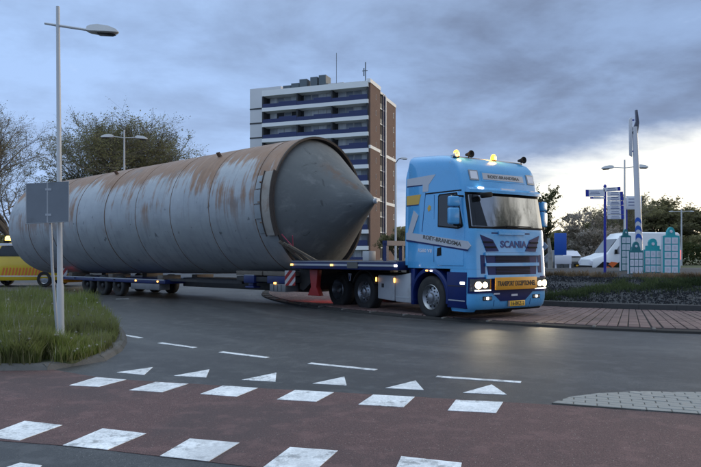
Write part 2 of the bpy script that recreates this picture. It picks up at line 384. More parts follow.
def tag(o, label, cat, group=None):
    o['label'] = label; o['category'] = cat
    if group: o['group'] = group
    return o
def thing(name, label, cat, loc=(0, 0, 0), rz=0, group=None):
    o = bpy.data.objects.new(name, None); C.objects.link(o); o.location = loc; o.rotation_euler = (0, 0, rz)
    o.empty_display_size = .2
    return tag(o, label, cat, group)
def struct(o): o['kind'] = 'structure'; return o
def stuff(o): o['kind'] = 'stuff'; return o
def kids(o): return [c for c in C.objects if c.parent == o]
def dup(root, loc, rz, label, scale=1, group=None):
    kd = {}
    for o in C.objects:
        if o.parent is not None: kd.setdefault(o.parent, []).append(o)
    def cp(o, par):
        c = o.copy(); C.objects.link(c)
        if par is not None: c.parent = par
        for ch in kd.get(o, []): cp(ch, c)
        return c
    r = cp(root, None); r.location = loc; r.rotation_euler = (0, 0, rz); r.scale = (scale,) * 3 if not hasattr(scale, '__len__') else scale
    r['label'] = label
    if group: r['group'] = group
    return r
def text(s, name, size, m, parent, mtx, extrude=.004, bold=.0, width=None):
    cu = bpy.data.curves.new(name, 'FONT'); cu.body = s; cu.size = size; cu.align_x = 'CENTER'; cu.align_y = 'CENTER'
    cu.extrude = extrude; cu.offset = bold; cu.resolution_u = 3
    to = bpy.data.objects.new('tmp', cu); C.objects.link(to)
    dg = bpy.context.evaluated_depsgraph_get(); me = bpy.data.meshes.new_from_object(to.evaluated_get(dg))
    bpy.data.objects.remove(to); bpy.data.curves.remove(cu)
    if width:
        xs = [v.co.x for v in me.vertices]; k = width / (max(xs) - min(xs))
        for v in me.vertices: v.co.x *= k
    me.materials.clear(); me.materials.append(m); me.transform(mtx)
    return me, link(name, me, parent)
def lerp(pts, x):
    if x <= pts[0][0]: return pts[0][1]
    for (a, b), (c, e) in zip(pts, pts[1:]):
        if x <= c: return b + (e - b) * (x - a) / (c - a)
    return pts[-1][1]
def sm(a, b, x):
    t = max(0, min(1, (x - a) / (b - a))); return t * t * (3 - 2 * t)

# ------------------------------------------------------------------ ground and roads
def gz(x, y): return .34 * sm(38, 44, y) * sm(4, 11, x)
def grid(name, xs, ys, dz, m):
    b = MB(); n = len(xs)
    b.add([(x, y, gz(x, y) + dz) for y in ys for x in xs],
          [(j * n + i, j * n + i + 1, (j + 1) * n + i + 1, (j + 1) * n + i) for j in range(len(ys) - 1) for i in range(n - 1)])
    return struct(b.build(name, m))
far = [-2500, -900, -400, -200, -110]
grid('ground', far + list(range(-70, 71, 2)) + [-f for f in far[::-1]], [-600, -200, -60, -14] + list(range(-12, 91, 2)) + [120, 200, 400, 900, 3000], 0, M['earth'])
road = grid('road', [-60, -50] + list(range(-44, 45, 2)) + [52, 60], list(range(-12, 59, 2)), .004, M['asphalt'])
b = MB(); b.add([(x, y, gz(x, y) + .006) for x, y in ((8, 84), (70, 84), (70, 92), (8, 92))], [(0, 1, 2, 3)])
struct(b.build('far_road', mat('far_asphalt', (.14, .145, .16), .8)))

def sheet(poly, z, t=.004):                     # a thin painted or laid sheet with its own edge
    b = MB(); return b.prism(poly, z - t * .9, z, 'XY')
top_e = [(-7.0, 8.98), (-3.9, 8.35), (-3.25, 7.92), (-2.69, 7.66), (-1.88, 7.44), (-1.04, 7.18), (-.18, 6.97), (.68, 6.74), (1.55, 6.50), (2.05, 6.37), (3.25, 5.97), (5.0, 5.35), (8, 4.2)]
bot_e = [(8, 1.9), (5, 3.05), (2.6, 3.62), (1.27, 3.87), (.29, 4.18), (-.62, 4.49), (-1.02, 4.62), (-1.86, 4.90), (-2.26, 5.02), (-2.82, 5.15), (-4.4, 5.75), (-7.5, 6.95)]
path = struct(sheet(top_e + bot_e, .008).build('cycle_path', M['red']))

def PX(px, py):                                  # metres on the flat ground, from a tape survey of the photograph
    Y = 960 / (py - 255); return ((px - 350.5) / 640 * Y, Y)
blocks = [[(69.3, 386.2), (96.3, 378), (126.3, 380.5), (98.9, 387.7)], [(129.2, 391.1), (155.4, 382.9), (188.5, 384.6), (162.3, 393.1)],
          [(200.2, 394.9), (223.1, 386.5), (257.9, 388.9), (236.7, 397.6)], [(276.9, 400.4), (295.1, 391), (334, 393.2), (316.3, 402.7)],
          [(358.5, 405.5), (373.2, 395.6), (414.8, 397.8), (403.6, 408.2)], [(447.7, 411.5), (455.8, 400.8), (503.1, 403), (496.1, 414)],
          [(-17, 437.6), (24.7, 422.1), (62.4, 426.3), (19.8, 441.7)], [(62.9, 446.5), (102.7, 429.6), (146.4, 434.7), (107.9, 451)],
          [(160, 457.3), (189.9, 439.8), (239.4, 444.1), (208.9, 462.7)], [(262.8, 469), (290, 448.5), (338, 452), (313, 474)],
          [(391, 481), (401.2, 457.7), (461.8, 464.3), (457, 489)]]
for q in blocks: sheet([PX(*p) for p in q], .0125).build('crossing_block', M['paint'], path)
tris = [[(116.8, 372.8), (152.8, 367.7), (144.3, 375.4)], [(173.6, 376.2), (209.5, 369.9), (206.2, 378)], [(241.6, 380.4), (276.4, 373.2), (275.5, 382.1)],
        [(312.5, 384), (344.4, 377.2), (346.6, 386)], [(385.4, 388.6), (415.6, 381.1), (423.8, 390.6)], [(462.9, 393.3), (491.7, 385.1), (506.7, 395.2)],
        [(4, 469), (20, 463.6), (42, 466.4), (24, 486)]]
for q in tris: sheet([PX(*p) for p in q], .0085).build('give_way_triangle', M['paint'], road)
for (a, c) in [((118, 334.3), (141, 338.3)), ((160, 343.2), (195, 348)), ((221, 352.3), (267.4, 358)), ((309.5, 363.6), (376, 370.3)), ((436.5, 377), (521, 382.6)), ((116, 299.3), (129, 299))]:
    a, c = Vector(PX(*a)), Vector(PX(*c)); t = (c - a).normalized(); nn = Vector((-t.y, t.x)) * .05
    sheet([a - nn, c - nn, c + nn, a + nn], .0085).build('lane_dash', M['paint'], road)

# paved tip of the splitter island, stone by stone
isl = [(2.02, 6.425), (2.30, 6.70), (2.67, 6.87), (3.15, 6.97), (3.78, 6.92), (4.5, 6.62), (5.2, 6.1), (5.5, 5.20)]
def inside(p, poly):
    r = False
    for (x1, y1), (x2, y2) in zip(poly, poly[1:] + poly[:1]):
        if (y1 > p[1]) != (y2 > p[1]) and p[0] < (x2 - x1) * (p[1] - y1) / (y2 - y1) + x1: r = not r
    return r
island = struct(sheet(isl, .016, .012).build('splitter_island', mat('sandy_joint', (.085, .08, .072), .95, var=.4, vs=20)))
cob = [MB().box((0, 0, 0), (.214, .100, .05)).mesh('cobble_stone', M['cobble'], bevel=.006, seg=1) for k in range(1)]
ux, uy = Vector((.938, -.347)), Vector((.347, .938))
def clip_convex(poly, cl):
    area = sum(a[0] * c[1] - c[0] * a[1] for a, c in zip(cl, cl[1:] + cl[:1])); sg = 1 if area > 0 else -1
    for a, c in zip(cl, cl[1:] + cl[:1]):
        out = []; side = lambda p: sg * ((c[0] - a[0]) * (p[1] - a[1]) - (c[1] - a[1]) * (p[0] - a[0]))
        for p, q in zip(poly, poly[1:] + poly[:1]):
            sp_, sq = side(p), side(q)
            if sp_ >= 0: out.append(p)
            if (sp_ >= 0) != (sq >= 0): t = sp_ / (sp_ - sq); out.append((p[0] + (q[0] - p[0]) * t, p[1] + (q[1] - p[1]) * t))
        poly = out
        if not poly: break
    return poly
for r_ in range(14):
    for k in range(24):
        p = Vector((2.02, 6.425)) + ux * (.11 + k * .222 + (.111 if r_ % 2 else 0) - .35) + uy * (.056 + r_ * .107 - .1)
        cs = [tuple(p + ux * (sx * .107) + uy * (sy * .050)) for sx, sy in ((-1, -1), (1, -1), (1, 1), (-1, 1))]
        ins = [inside(c, isl) for c in cs]
        if all(ins): link('cobble_stone', cob[0], island, (p.x, p.y, -.002 + U(-.004, .004)), (U(-.018, .018), U(-.018, .018), atan2(ux.y, ux.x) + U(-.012, .012)))
        else:
            cp_ = clip_convex(cs, isl)
            ar_ = abs(sum(a[0] * c[1] - c[0] * a[1] for a, c in zip(cp_, cp_[1:] + cp_[:1]))) / 2 if len(cp_) > 2 else 0
            if ar_ > .002: MB().prism(cp_, -.02, .022 + U(-.003, .002), 'XY').build('cobble_stone', M['cobble'], island, bevel=.005, seg=1)

# left island: kerb stones and turf
edge = [(-16, 10.6), (-11, 9.4), (-7.5, 8.55), (-4.6, 8.17), (-3.86, 8.25), (-3.50, 8.6), (-3.42, 9.3), (-3.66, 10.5), (-4.15, 11.9), (-4.95, 13.7), (-6.1, 16.2), (-7.6, 19.0), (-9.3, 21.2), (-12, 22.6), (-18, 23.5), (-26, 24)]
def resample(pts, step):
    pts = [Vector(p) for p in pts]; out = [pts[0]]; acc = 0
    for a, c in zip(pts, pts[1:]):
        L = (c - a).length; t = step - acc
        while t < L: out.append(a + (c - a) * t / L); t += step
        acc = (acc + L) % step
    return out
def smooth(pts, it=2):
    for _ in range(it):
        q = [pts[0]]
        for a, c in zip(pts, pts[1:]):
            a, c = Vector(a), Vector(c); q += [a * .75 + c * .25, a * .25 + c * .75]
        pts = q + [pts[-1]]
    return pts
es = smooth(edge, 2)
turf_top = MB()
inner = []
for i, p in enumerate(es):
    t = (Vector(es[min(i + 1, len(es) - 1)]) - Vector(es[max(i - 1, 0)])).normalized()
    inner.append(Vector(p) + Vector((-t.y, t.x)) * .17)
turf_poly = [tuple(p) for p in inner] + [(-26, 12.5)]
turf = struct(turf_top.prism(turf_poly, .003, .078, 'XY').build('grass_island', M['earth']))
ks = resample(es, .95)
for i in range(len(ks) - 1):
    a, c = Vector(ks[i]), Vector(ks[i + 1]); t = (c - a).normalized(); nn = Vector((-t.y, t.x)); L = (c - a).length
    sec = [(0, .004), (.04, .06), (.08, .085), (.20, .087), (.20, .004)]
    kb = MB(); rings = []
    for h in (.006, L - .006):
        rings.append([(*(a + t * h + nn * s_), z_) for s_, z_ in sec])
    kb.loft(rings).build('kerb_stone', M['kerb'], turf)

def blades(name, m, pts, h0, h1, wd=.006, lean=.35, parent=None):
    b = MB(); vs, fs = [], []
    for (x, y, z, k) in pts:
        h = U(h0, h1) * k; a = U(0, 2 * pi); l = U(.05, lean) * h; ww = wd * U(.7, 1.4); ca, sa = cos(a), sin(a); a2 = a + U(1, 2.1)
        px, py = ww * cos(a2), ww * sin(a2); n = len(vs)
        vs += [(x - px, y - py, z), (x + px, y + py, z), (x + ca * l * .35 + px * .7, y + sa * l * .35 + py * .7, z + h * .6),
               (x + ca * l * .35 - px * .7, y + sa * l * .35 - py * .7, z + h * .6), (x + ca * l, y + sa * l, z + h)]
        fs += [(n, n + 1, n + 2, n + 3), (n + 3, n + 2, n + 4)]
    me = bpy.data.meshes.new(name); me.from_pydata(vs, [], fs); me.materials.append(m)
    return stuff(link(name, me, parent))
pts = []
from mathutils import noise as mn
while len(pts) < 62000:
    y = 8.3 + 18 * R() ** 1.7; x = U(-.62 * y, -2.9)
    if inside((x, y), turf_poly):
        k = .55 + 1.1 * max(0, .5 + mn.noise(Vector((x * .8, y * .8, 0))))
        dd = min((Vector((x, y)) - p).length for p in inner[::2])
        k *= .45 + .55 * sm(0, .6, dd); k *= .35 + .65 * sm(.15, .75, (Vector((x * 1.6, y)) - Vector((-4.38 * 1.6, 9.45))).length)
        if mn.noise(Vector((x * 2.1, y * 2.1, 5))) > -.35: pts.append((x, y, .072, k))
blades('long_grass', M['grass'], pts, .14, .36, .0065, .7)
blades('dry_grass_blades', M['dry_pale'], [(p[0] + U(-.1, .1), p[1] + U(-.1, .1), .072, p[3]) for p in random.sample(pts, 9000)], .12, .36, .006, .9)
blades('grass_seed_stems', M['seed'], [(p[0], p[1], .072, p[3]) for p in random.sample(pts, 800)], .3, .46, .004, .4)
vs, fs = [], []
for p in random.sample(pts, 170):
    z = .072 + .36 * p[3] * U(.6, 1); n = len(vs); r = .022
    vs += [(p[0] + r, p[1], z), (p[0] - r, p[1], z), (p[0], p[1] + r, z), (p[0], p[1] - r, z), (p[0], p[1], z + r), (p[0], p[1], z - r)]
    fs += [(n, n + 2, n + 4), (n + 2, n + 1, n + 4), (n + 1, n + 3, n + 4), (n + 3, n, n + 4), (n + 2, n, n + 5), (n + 1, n + 2, n + 5), (n + 3, n + 1, n + 5), (n, n + 3, n + 5)]
me = bpy.data.meshes.new('meadow_flower_heads'); me.from_pydata(vs, [], fs); me.materials.append(M['seed']); stuff(link('meadow_flower_heads', me))

# roundabout: apron of radial paving strips, kerb, mound
RC = Vector((11.5, 26.3)); R0, R1 = 10.28, 14.9
def pol(r, a): return (RC.x + r * cos(a), RC.y + r * sin(a))
A0, A1 = radians(168), radians(305)
b = MB(); nseg = 90
rings = [[(*pol(r, A0 + (A1 - A0) * k / nseg), z) for k in range(nseg + 1)] for r, z in ((R1 + .12, .004), (R1 + .10, .045), (R1 - .02, .055), (R0 + .005, .058))]
b.loft(rings, cap=False, closed=False)
apron = struct(b.build('roundabout_apron', M['joint']))
pitch = .0142
L = R1 - R0 - .20
def wedge(w0, w1): 
    r0, r1 = R0 + .04, R0 + .04 + L
    return MB().prism([(r0, -w0 * r0 / 2), (r1, -w1 * r1 / 2), (r1, w1 * r1 / 2), (r0, w0 * r0 / 2)], .03, .074, 'XY').mesh('paving_strip', M['paver'], bevel=.006, seg=1)
def paver_mat():
    m = bpy.data.materials.new('paver_strip'); m.use_nodes = True
    t = NT(m.node_tree); o = t.n('ShaderNodeOutputMaterial'); p = t.n('ShaderNodeBsdfPrincipled'); t.t.links.new(p.outputs[0], o.inputs[0])
    oc = t.n('ShaderNodeTexCoord').outputs['Object']; x, y, z = t.sep(oc)[:3]; rn = t.n('ShaderNodeObjectInfo').outputs['Random']
    u = t.m('ADD', t.m('DIVIDE', x, .205), t.m('MULTIPLY', rn, 7.3)); fr = t.m('FRACT', u)
    wn = t.n('ShaderNodeTexWhiteNoise', noise_dimensions='2D'); t.put(wn.inputs['Vector'], t.xyz(t.m('FLOOR', u), t.m('MULTIPLY', rn, 91), 0.0))
    nz = t.noise(oc, 40, 4, .6)
    c = t.mix(wn.outputs[0], (.105, .058, .055), (.215, .135, .126)); c = t.mix(t.m('MULTIPLY', nz, .5), c, (.10, .075, .072))
    c = t.mix(t.m('MULTIPLY', t.sstep(t.noise(t.n('ShaderNodeNewGeometry').outputs['Position'], .5, 5, .6), .45, .7), .6), c, (.065, .048, .046))
    c = t.mix(t.sstep(t.m('ABSOLUTE', t.m('SUBTRACT', fr, .5)), .44, .47), c, (.03, .026, .026))
    t.put(p.inputs['Base Color'], c); p.inputs['Roughness'].default_value = .8
    return m
M['paver'] = paver_mat()
strips = [wedge(pitch * .93, pitch * .93), wedge(pitch * .84, pitch * .88), wedge(pitch * .90, pitch * .80)]
a = A0 + .01; i = 0
while a < A1 - .01:
    link('paving_strip', strips[i % 3], apron, (RC.x, RC.y, U(-.003, .003)), (0, 0, a)); a += pitch * U(.95, 1.06); i += 1
# edge stones of the apron
est = MB().prism([(R1 - .12, -.036), (R1 + .10, -.036), (R1 + .10, .036), (R1 - .12, .036)], .02, .075, 'XY').mesh('edge_stone', M['kerb'], bevel=.01, seg=1)
k = 0
while A0 + k * .0735 < A1: link('edge_stone', est, apron, (RC.x, RC.y, 0), (0, 0, A0 + k * .0735)); k += 1
# mound
prof = [(0, .95), (2.5, .93), (4.4, .89), (6.1, .79), (7.1, .69), (7.56, .57), (8.6, .42), (9.9, .21), (10.12, .17)]
def mz(x, y):
    r = sqrt((x - RC.x) ** 2 + (y - RC.y) ** 2)
    return lerp(prof, r) + .035 * mn.noise(Vector((x * 1.3, y * 1.3, 2))) * sm(10, 9, r)
b = MB(); nn_ = 96; vs = [(RC.x, RC.y, .95)]; rr = [.8 * k for k in range(1, 13)] + [9.9, 10.12]
for r in rr:
    for k in range(nn_):
        x, y = pol(r, 2 * pi * k / nn_); vs.append((x, y, mz(x, y)))
fs = [(0, 1 + k, 1 + (k + 1) % nn_) for k in range(nn_)]
for j in range(len(rr) - 1):
    for k in range(nn_): fs.append((1 + j * nn_ + k, 1 + (j + 1) * nn_ + k, 1 + (j + 1) * nn_ + (k + 1) % nn_, 1 + j * nn_ + (k + 1) % nn_))
b.add(vs, fs); mound = struct(b.build('roundabout_mound', M['gravel'], smooth=True, ang=80))
kst = MB().prism([(R0 - .24, -.0445 * 1), (R0 + .01, -.0455), (R0 + .01, .0455), (R0 - .24, .0445)], .01, .20, 'XY')
hw = .0437
kst = MB().prism([((R0 - .2) * cos(-hw), (R0 - .2) * sin(-hw)), (R0 * cos(-hw), R0 * sin(-hw)), (R0, 0), (R0 * cos(hw), R0 * sin(hw)), ((R0 - .2) * cos(hw), (R0 - .2) * sin(hw))], .01, .215, 'XY').mesh('kerb_stone', M['kerb_dark'], bevel=.015, seg=1)
for k in range(72): link('kerb_stone', kst, mound, (RC.x, RC.y, U(-.004, .004)), (0, 0, 2 * pi * k / 72))
pts = []
while len(pts) < 15000:
    a = U(radians(228), radians(300)); rb = lerp([(radians(232), 9.9), (radians(244), 7.75), (radians(262), 7.3), (radians(300), 7.4)], a)
    r = rb + random.gauss(0, .42)
    if r < 10 and mn.noise(Vector((r * 2, a * 14, 1))) > -.3:
        x, y = pol(r, a); pts.append((x, y, mz(x, y), 1))
vs, fs = [], []
for _ in range(13000):
    a = U(radians(212), radians(312)); r = U(6.3, 9.95); x, y = pol(r, a); z = mz(x, y); n = len(vs); q = U(.016, .042); th = U(0, 6.28)
    vs += [(x + q * cos(th), y + q * sin(th), z), (x + q * cos(th + 2.1), y + q * sin(th + 2.1), z), (x + q * cos(th + 4.2), y + q * sin(th + 4.2), z), (x + U(-.01, .01), y + U(-.01, .01), z + q * 1.2)]
    fs += [(n, n + 1, n + 3), (n + 1, n + 2, n + 3), (n + 2, n, n + 3)]
me = bpy.data.meshes.new('gravel_stones'); me.from_pydata(vs, [], fs); me.materials.append(M['stone_dark']); stuff(link('gravel_stones', me))
blades('low_grass_band', M['band_grass'], pts, .06, .15, .008, .9)
vs = []
for a_ in range(210, 312, 2):
    a = radians(a_ + U(-.8, .8)); r0 = 6.1 + U(-.25, .25)
    if R() < .12: continue
    for q in range(90):
        r = r0 + random.gauss(0, .13); aa = a + random.gauss(0, .017); x, y = pol(r, aa); vs.append((x, y, mz(x, y), U(.5, 1.3)))
blades('dry_grass_tufts', M['dry'], vs, .10, .20, .008, 1.1)
st_me = MB().box((0, 0, 0), (.05, .04, .03)).mesh('gravel_stone', M['cobble'])

# ------------------------------------------------------------------ wheels
def wheel(parent, x, y, r, wd, side, style='steer', name='wheel'):
    """hub axis along local x, outside face towards side*x"""
    wroot = MB(); s = side; h = wd / 2
    w0 = wroot.lathe([(-h, r * .60), (-h, r * .93), (-h * .8, r), (h * .8, r), (h, r * .93), (h * 1.03, r * .78), (h * .94, r * .60), (h * .5, r * .585)], axis='X', n=32).build('wheel', M['rubber'], parent, smooth=True, ang=50)
    w0.location = (x, y, r); w0.rotation_euler = (0, 0, 0 if s > 0 else pi)
    gr = MB()
    for k in range(3):                            # tread grooves read as dark ribs
        gr.lathe([(-h * .55 + k * h * .55 - .008, r * .996), (-h * .55 + k * h * .55, r * 1.006), (-h * .55 + k * h * .55 + .008, r * .996)], axis='X', n=32)
    gr.build('tread_rib', M['rubber'], w0, smooth=True)
    rim = MB()
    if style == 'steer':
        p = [(h * .4, r * .575), (h * .92, r * .60), (h * .98, r * .575), (h * .80, r * .53), (h * .55, r * .47), (h * .62, r * .40), (h * .80, r * .31), (h * .84, r * .22), (h * .86, r * .20)]
    else:
        p = [(h * .4, r * .575), (h * .92, r * .60), (h * .98, r * .575), (h * .6, r * .54), (h * .0, r * .49), (-h * .35, r * .45), (-h * .4, r * .30), (h * .2, r * .26), (h * .5, r * .22)]
    rim.lathe(p, axis='X', n=32)
    dark = style == 'dark'
    rim.build('rim', M['chassis'] if dark else M['chrome'], w0, smooth=True, ang=40)
    hub = MB()
    hx = p[-1][0]; hub.lathe([(hx - .12, r * .225), (hx, r * .225), (hx + .04, r * .19), (hx + .055, r * .10), (hx + .058, .001)], axis='X', n=20)
    hub.build('hub', M['chassis'] if dark else M['chrome'], w0, smooth=True, ang=40)
    bo = MB()
    bx = p[6][0] if style != 'steer' else h * .74
    for k in range(10):
        a = 2 * pi * k / 10; c = (bx, r * .34 * sin(a), r * .34 * cos(a))
        bo.tube([(c[0] - .03, c[1], c[2]), (c[0] + .03, c[1], c[2])], .017, 6)
        if style == 'steer' and not dark:
            pass
    stuff(bo.build('wheel_nuts', M['chassis'] if dark else M['chrome'], w0))
    if style == 'steer':
        ho = MB()
        for k in range(10):
            a = 2 * pi * (k + .5) / 10; c = (h * .60, r * .435 * sin(a), r * .435 * cos(a))
            ho.tube([(c[0] - .02, c[1], c[2]), (c[0] + .008, c[1], c[2])], r * .052, 8)
        stuff(ho.build('rim_holes', M['black'], w0))
    return w0

# ------------------------------------------------------------------ tractor unit
PHI = radians(33.3)
TRK = thing('heavy_truck', 'light blue tractor unit with navy grille, lit headlamps and amber roof beacons', 'truck', (3.70, 14.52, 0.0), PHI)
YC = [(.24, .14), (.34, .05), (.5, .015), (.95, .0), (1.25, .02), (2.02, .07), (2.10, .09), (2.80, .215), (2.95, .235), (3.06, .25), (3.40, .345), (3.54, .42), (3.64, .53), (3.71, .72), (3.76, 1.0), (3.785, 1.35)]
WZ = [(.24, 1.20), (.4, 1.25), (2.0, 1.25), (2.9, 1.235), (3.1, 1.23), (3.40, 1.222), (3.54, 1.21), (3.64, 1.19), (3.71, 1.15), (3.76, 1.07), (3.785, .95)]
def cshape(t):
    t = abs(t); c = .05 * t * t
    if t > .84: c += .17 * (1 - sqrt(max(0, 1 - ((t - .84) / .16) ** 2)))
    return c
def fy(x, z): return lerp(YC, z) + cshape(max(-1, min(1, x / lerp(WZ, z))))
TS = [-1, -.997, -.985, -.965, -.935, -.90, -.86, -.8, -.65, -.45, -.22, 0]; TS = TS + [-t for t in TS[-2::-1]]
def roof_rise(p):
    return (p[0], p[1], p[2] + .085 * max(0, p[1] - .5) * sm(2.96, 3.5, p[2]))
def ring(z, yb, dw=0):
    W = lerp(WZ, z) - dw; f = [(t * W, fy(t * lerp(WZ, z), z), z) for t in TS]; y0 = f[0][1]
    sd_ = [(W, y0 + (yb - y0) * k / 3, z) for k in (1, 2)] + [(W, yb - .08, z), (W - .05, yb, z), (-W + .05, yb, z), (-W, yb - .08, z)] + [(-W, y0 + (yb - y0) * k / 3, z) for k in (2, 1)]
    return [roof_rise(p) for p in f + sd_]
zs = [1.19, 1.21, 1.25, 1.4, 1.6, 1.8, 2.0, 2.06, 2.10, 2.3, 2.55, 2.80, 2.88, 2.95, 3.06, 3.2, 3.3, 3.40, 3.47, 3.54, 3.59, 3.64, 3.68, 3.71, 3.74, 3.76, 3.775, 3.785]
cab = MB().loft([ring(z, 2.34) for z in zs]).build('cab', M['blue'], TRK, smooth=True, ang=38)
zb = [.24, .27, .30, .34, .42, .5, .6, .8, .95, 1.1, 1.188]
MB().loft([ring(z, .80) for z in zb]).build('bumper', M['blue'], TRK, smooth=True, ang=38)

def fpanel(mb, bl, br, tr, tl, off=.01, th=.03, nx=10, nz=3):
    vs = []
    for lay in (off, off - th):
        for j in range(nz + 1):
            for i in range(nx + 1):
                u, v = i / nx, j / nz
                x = (bl[0] * (1 - u) + br[0] * u) * (1 - v) + (tl[0] * (1 - u) + tr[0] * u) * v
                z = (bl[1] * (1 - u) + br[1] * u) * (1 - v) + (tl[1] * (1 - u) + tr[1] * u) * v
                W = lerp(WZ, z); t = x / W; y = fy(x, z)
                nrm = Vector((0, -1, 0))
                e = .004; dydx = (fy(min(x + e, W), z) - fy(max(x - e, -W), z)) / (2 * e); dydz = (lerp(YC, z + .01) - lerp(YC, z - .01)) / .02
                nrm = Vector((dydx, -1, dydz)).normalized()
                vs.append(Vector((x, y, z)) + nrm * lay)
    n = (nx + 1) * (nz + 1); fs = []
    g_ = lambda i, j, l: l * n + j * (nx + 1) + i
    for j in range(nz):
        for i in range(nx):
            fs += [(g_(i, j, 0), g_(i + 1, j, 0), g_(i + 1, j + 1, 0), g_(i, j + 1, 0)), (g_(i, j, 1), g_(i, j + 1, 1), g_(i + 1, j + 1, 1), g_(i + 1, j, 1))]
    for i in range(nx): fs += [(g_(i, 0, 0), g_(i, 0, 1), g_(i + 1, 0, 1), g_(i + 1, 0, 0)), (g_(i, nz, 0), g_(i + 1, nz, 0), g_(i + 1, nz, 1), g_(i, nz, 1))]
    for j in range(nz): fs += [(g_(0, j, 0), g_(0, j + 1, 0), g_(0, j + 1, 1), g_(0, j, 1)), (g_(nx, j, 0), g_(nx, j, 1), g_(nx, j + 1, 1), g_(nx, j + 1, 0))]
    return mb.add(vs, fs)
def FP(name, m, bl, br, tr, tl, parent=TRK, off=.01, th=.03, nx=10, nz=3):
    return fpanel(MB(), bl, br, tr, tl, off, th, nx, nz).build(name, M[m], parent, smooth=True, ang=40)
def rect(x0, x1, z0, z1): return (x0, z0), (x1, z0), (x1, z1), (x0, z1)
# windscreen and its frame
ws = FP('windscreen', 'screen', (-1.15, 2.13), (1.13, 2.13), (1.11, 2.83), (-1.14, 2.83), off=.012, nx=28, nz=6)
FP('windscreen_frame', 'black', (-1.20, 2.085), (1.19, 2.085), (1.17, 2.90), (-1.19, 2.90), off=.006, nx=28, nz=6)
cu_ = FP('dark_screen_strip', 'side_glass', (-1.13, 2.14), (-.72, 2.14), (-.88, 2.825), (-1.12, 2.825), off=.0145, th=.01, nx=8, nz=6)  # darker glass strip laid over the left of the windscreen
for s in (-1, 1):
    p0 = [Vector((s * .2 - .35, fy(.1, 2.13) - .03, 2.12)), Vector((s * .2 + .05, fy(.3, 2.17) - .035, 2.155)), Vector((s * .2 + .52, fy(.6, 2.17) - .035, 2.15))]
    wp = MB(); wp.tube(p0, [.014, .011, .008], 6); wp.build('wiper', M['black'], TRK)
# sun visor
vis = MB(); rings = []
for t in [k / 12 * 2 - 1 for k in range(13)]:
    x = t * 1.17; y = fy(x, 2.9)
    rings.append([(x, y - .02, 3.01), (x, y - .12, 2.95), (x, y - .125, 2.885), (x, y + .02, 2.90)])
vo_ = MB().loft(rings).build('sun_visor', M['blue'], TRK, smooth=True, ang=30)
for x in (-.83, .0, .83):
    FP('visor_lamp', 'lamp_white' if x < 0 else 'sign_white', *rect(x - .075 if x else -.22, x + .075 if x else .22, 2.955, 3.0), off=.085, th=.09, nx=4)
# roof sign with square lamps
FP('roof_sign', 'silver', *rect(-.66, .66, 3.20, 3.35), off=.012)
FP('roof_sign_frame', 'blue', *rect(-.70, .70, 3.165, 3.385), off=.006)
for s in (-1, 1):
    FP('roof_lamp', 'chrome', *rect(s * .92 - .13, s * .92 + .13, 3.17, 3.40), off=.016, nx=4)
    FP('roof_lamp_glass', 'sign_white', *rect(s * .92 - .10, s * .92 + .10, 3.20, 3.37), off=.022, nx=4)
# grille
FP('grille_recess', 'navy', (-.76, .99), (.76, .99), (.84, 1.56), (-.84, 1.56), off=.012, nz=6)
for z, h in ((1.52, .034), (1.285, .036), (1.015, .04)):
    FP('grille_bar', 'blue', *rect(-.86, .86, z - h, z + h), off=.045, th=.045)
for z0 in (1.335, 1.07):
    for k in range(5): FP('grille_slat', 'black', *rect(-.55, .55, z0 + k * .034, z0 + k * .034 + .016), off=.026, th=.02)
for s in (-1, 1):
    q = [(-.80, 1.575), (-.43, 1.585), (-.60, 1.84), (-.96, 1.95)]
    if s > 0: q = [(-q[1][0], q[1][1]), (-q[0][0], q[0][1]), (-q[3][0], q[3][1]), (-q[2][0], q[2][1])]
    FP('air_intake', 'navy', *q, off=.012, nz=4)
    for k in range(2):
        z = 1.66 + k * .11; x0, x1 = sorted((s * (.52 + k * .08), s * (.84 + k * .05)))
        FP('intake_slat', 'black', *rect(x0, x1, z, z + .03), off=.03, th=.03, nx=5)
    x0, x1 = sorted((s * .86, s * 1.20))
    FP('grille_bar', 'navy', *rect(min(s * .86, s * .98), max(s * .86, s * .98), 1.09, 1.50), off=.008, nx=4)
    # headlamps on the corners
    hs = FP('headlight_surround', 'navy', *rect(min(s * .60, s * 1.243), max(s * .60, s * 1.243), .66, 1.01), off=.012, nx=16)
    x0, x1 = sorted((s * .70, s * 1.22))
    FP('headlight', 'glass', *((x0, .71), (x1, .71 if s < 0 else .74), (x1, .97), (x0, .97)), off=.022, nx=14)
    for xc, r in ((.89, .07), (1.07, .085)):
        c = Vector((s * xc, fy(s * xc, .84), .84)); nd = Vector((s * (.12 if xc < .95 else .35), -1, 0)).normalized()
        lm = MB(); lm.tube([c - nd * .03, c + nd * .035], [r, r * .9], 16); lm.build('headlight_lamp', M['lamp_on'], TRK, smooth=True)
    FP('daytime_lamp', 'lamp_white', *rect(min(s * .72, s * 1.15), max(s * .72, s * 1.15), .715, .735), off=.028, nx=10)
    x0, x1 = sorted((s * .66, s * .93))
    FP('fog_lamp_surround', 'black', *rect(x0, x1, .50, .585), off=.008, nx=5)
    for k in range(3):
        xc = s * (.71 + .085 * k); FP('fog_lamp', 'chrome' if k != 1 else 'lamp_white', *rect(xc - .03, xc + .03, .515, .57), off=.016, nx=3)
FP('bumper_centre', 'navy', (-.40, .47), (.40, .47), (.72, .71), (-.72, .71), off=.010, nz=4)
FP('bumper_panel', 'navy', *rect(-.61, .61, .68, 1.015), off=.008)
FP('bumper_badge', 'sign_white', *rect(-.07, .13, .575, .62), off=.016, nx=3)
FP('marker_lamp', 'sign_white', *rect(-.62, -.44, .62, .655), off=.018, nx=3)
FP('bumper_lip', 'black', *rect(-1.05, 1.05, .25, .29), off=.012, nx=12)
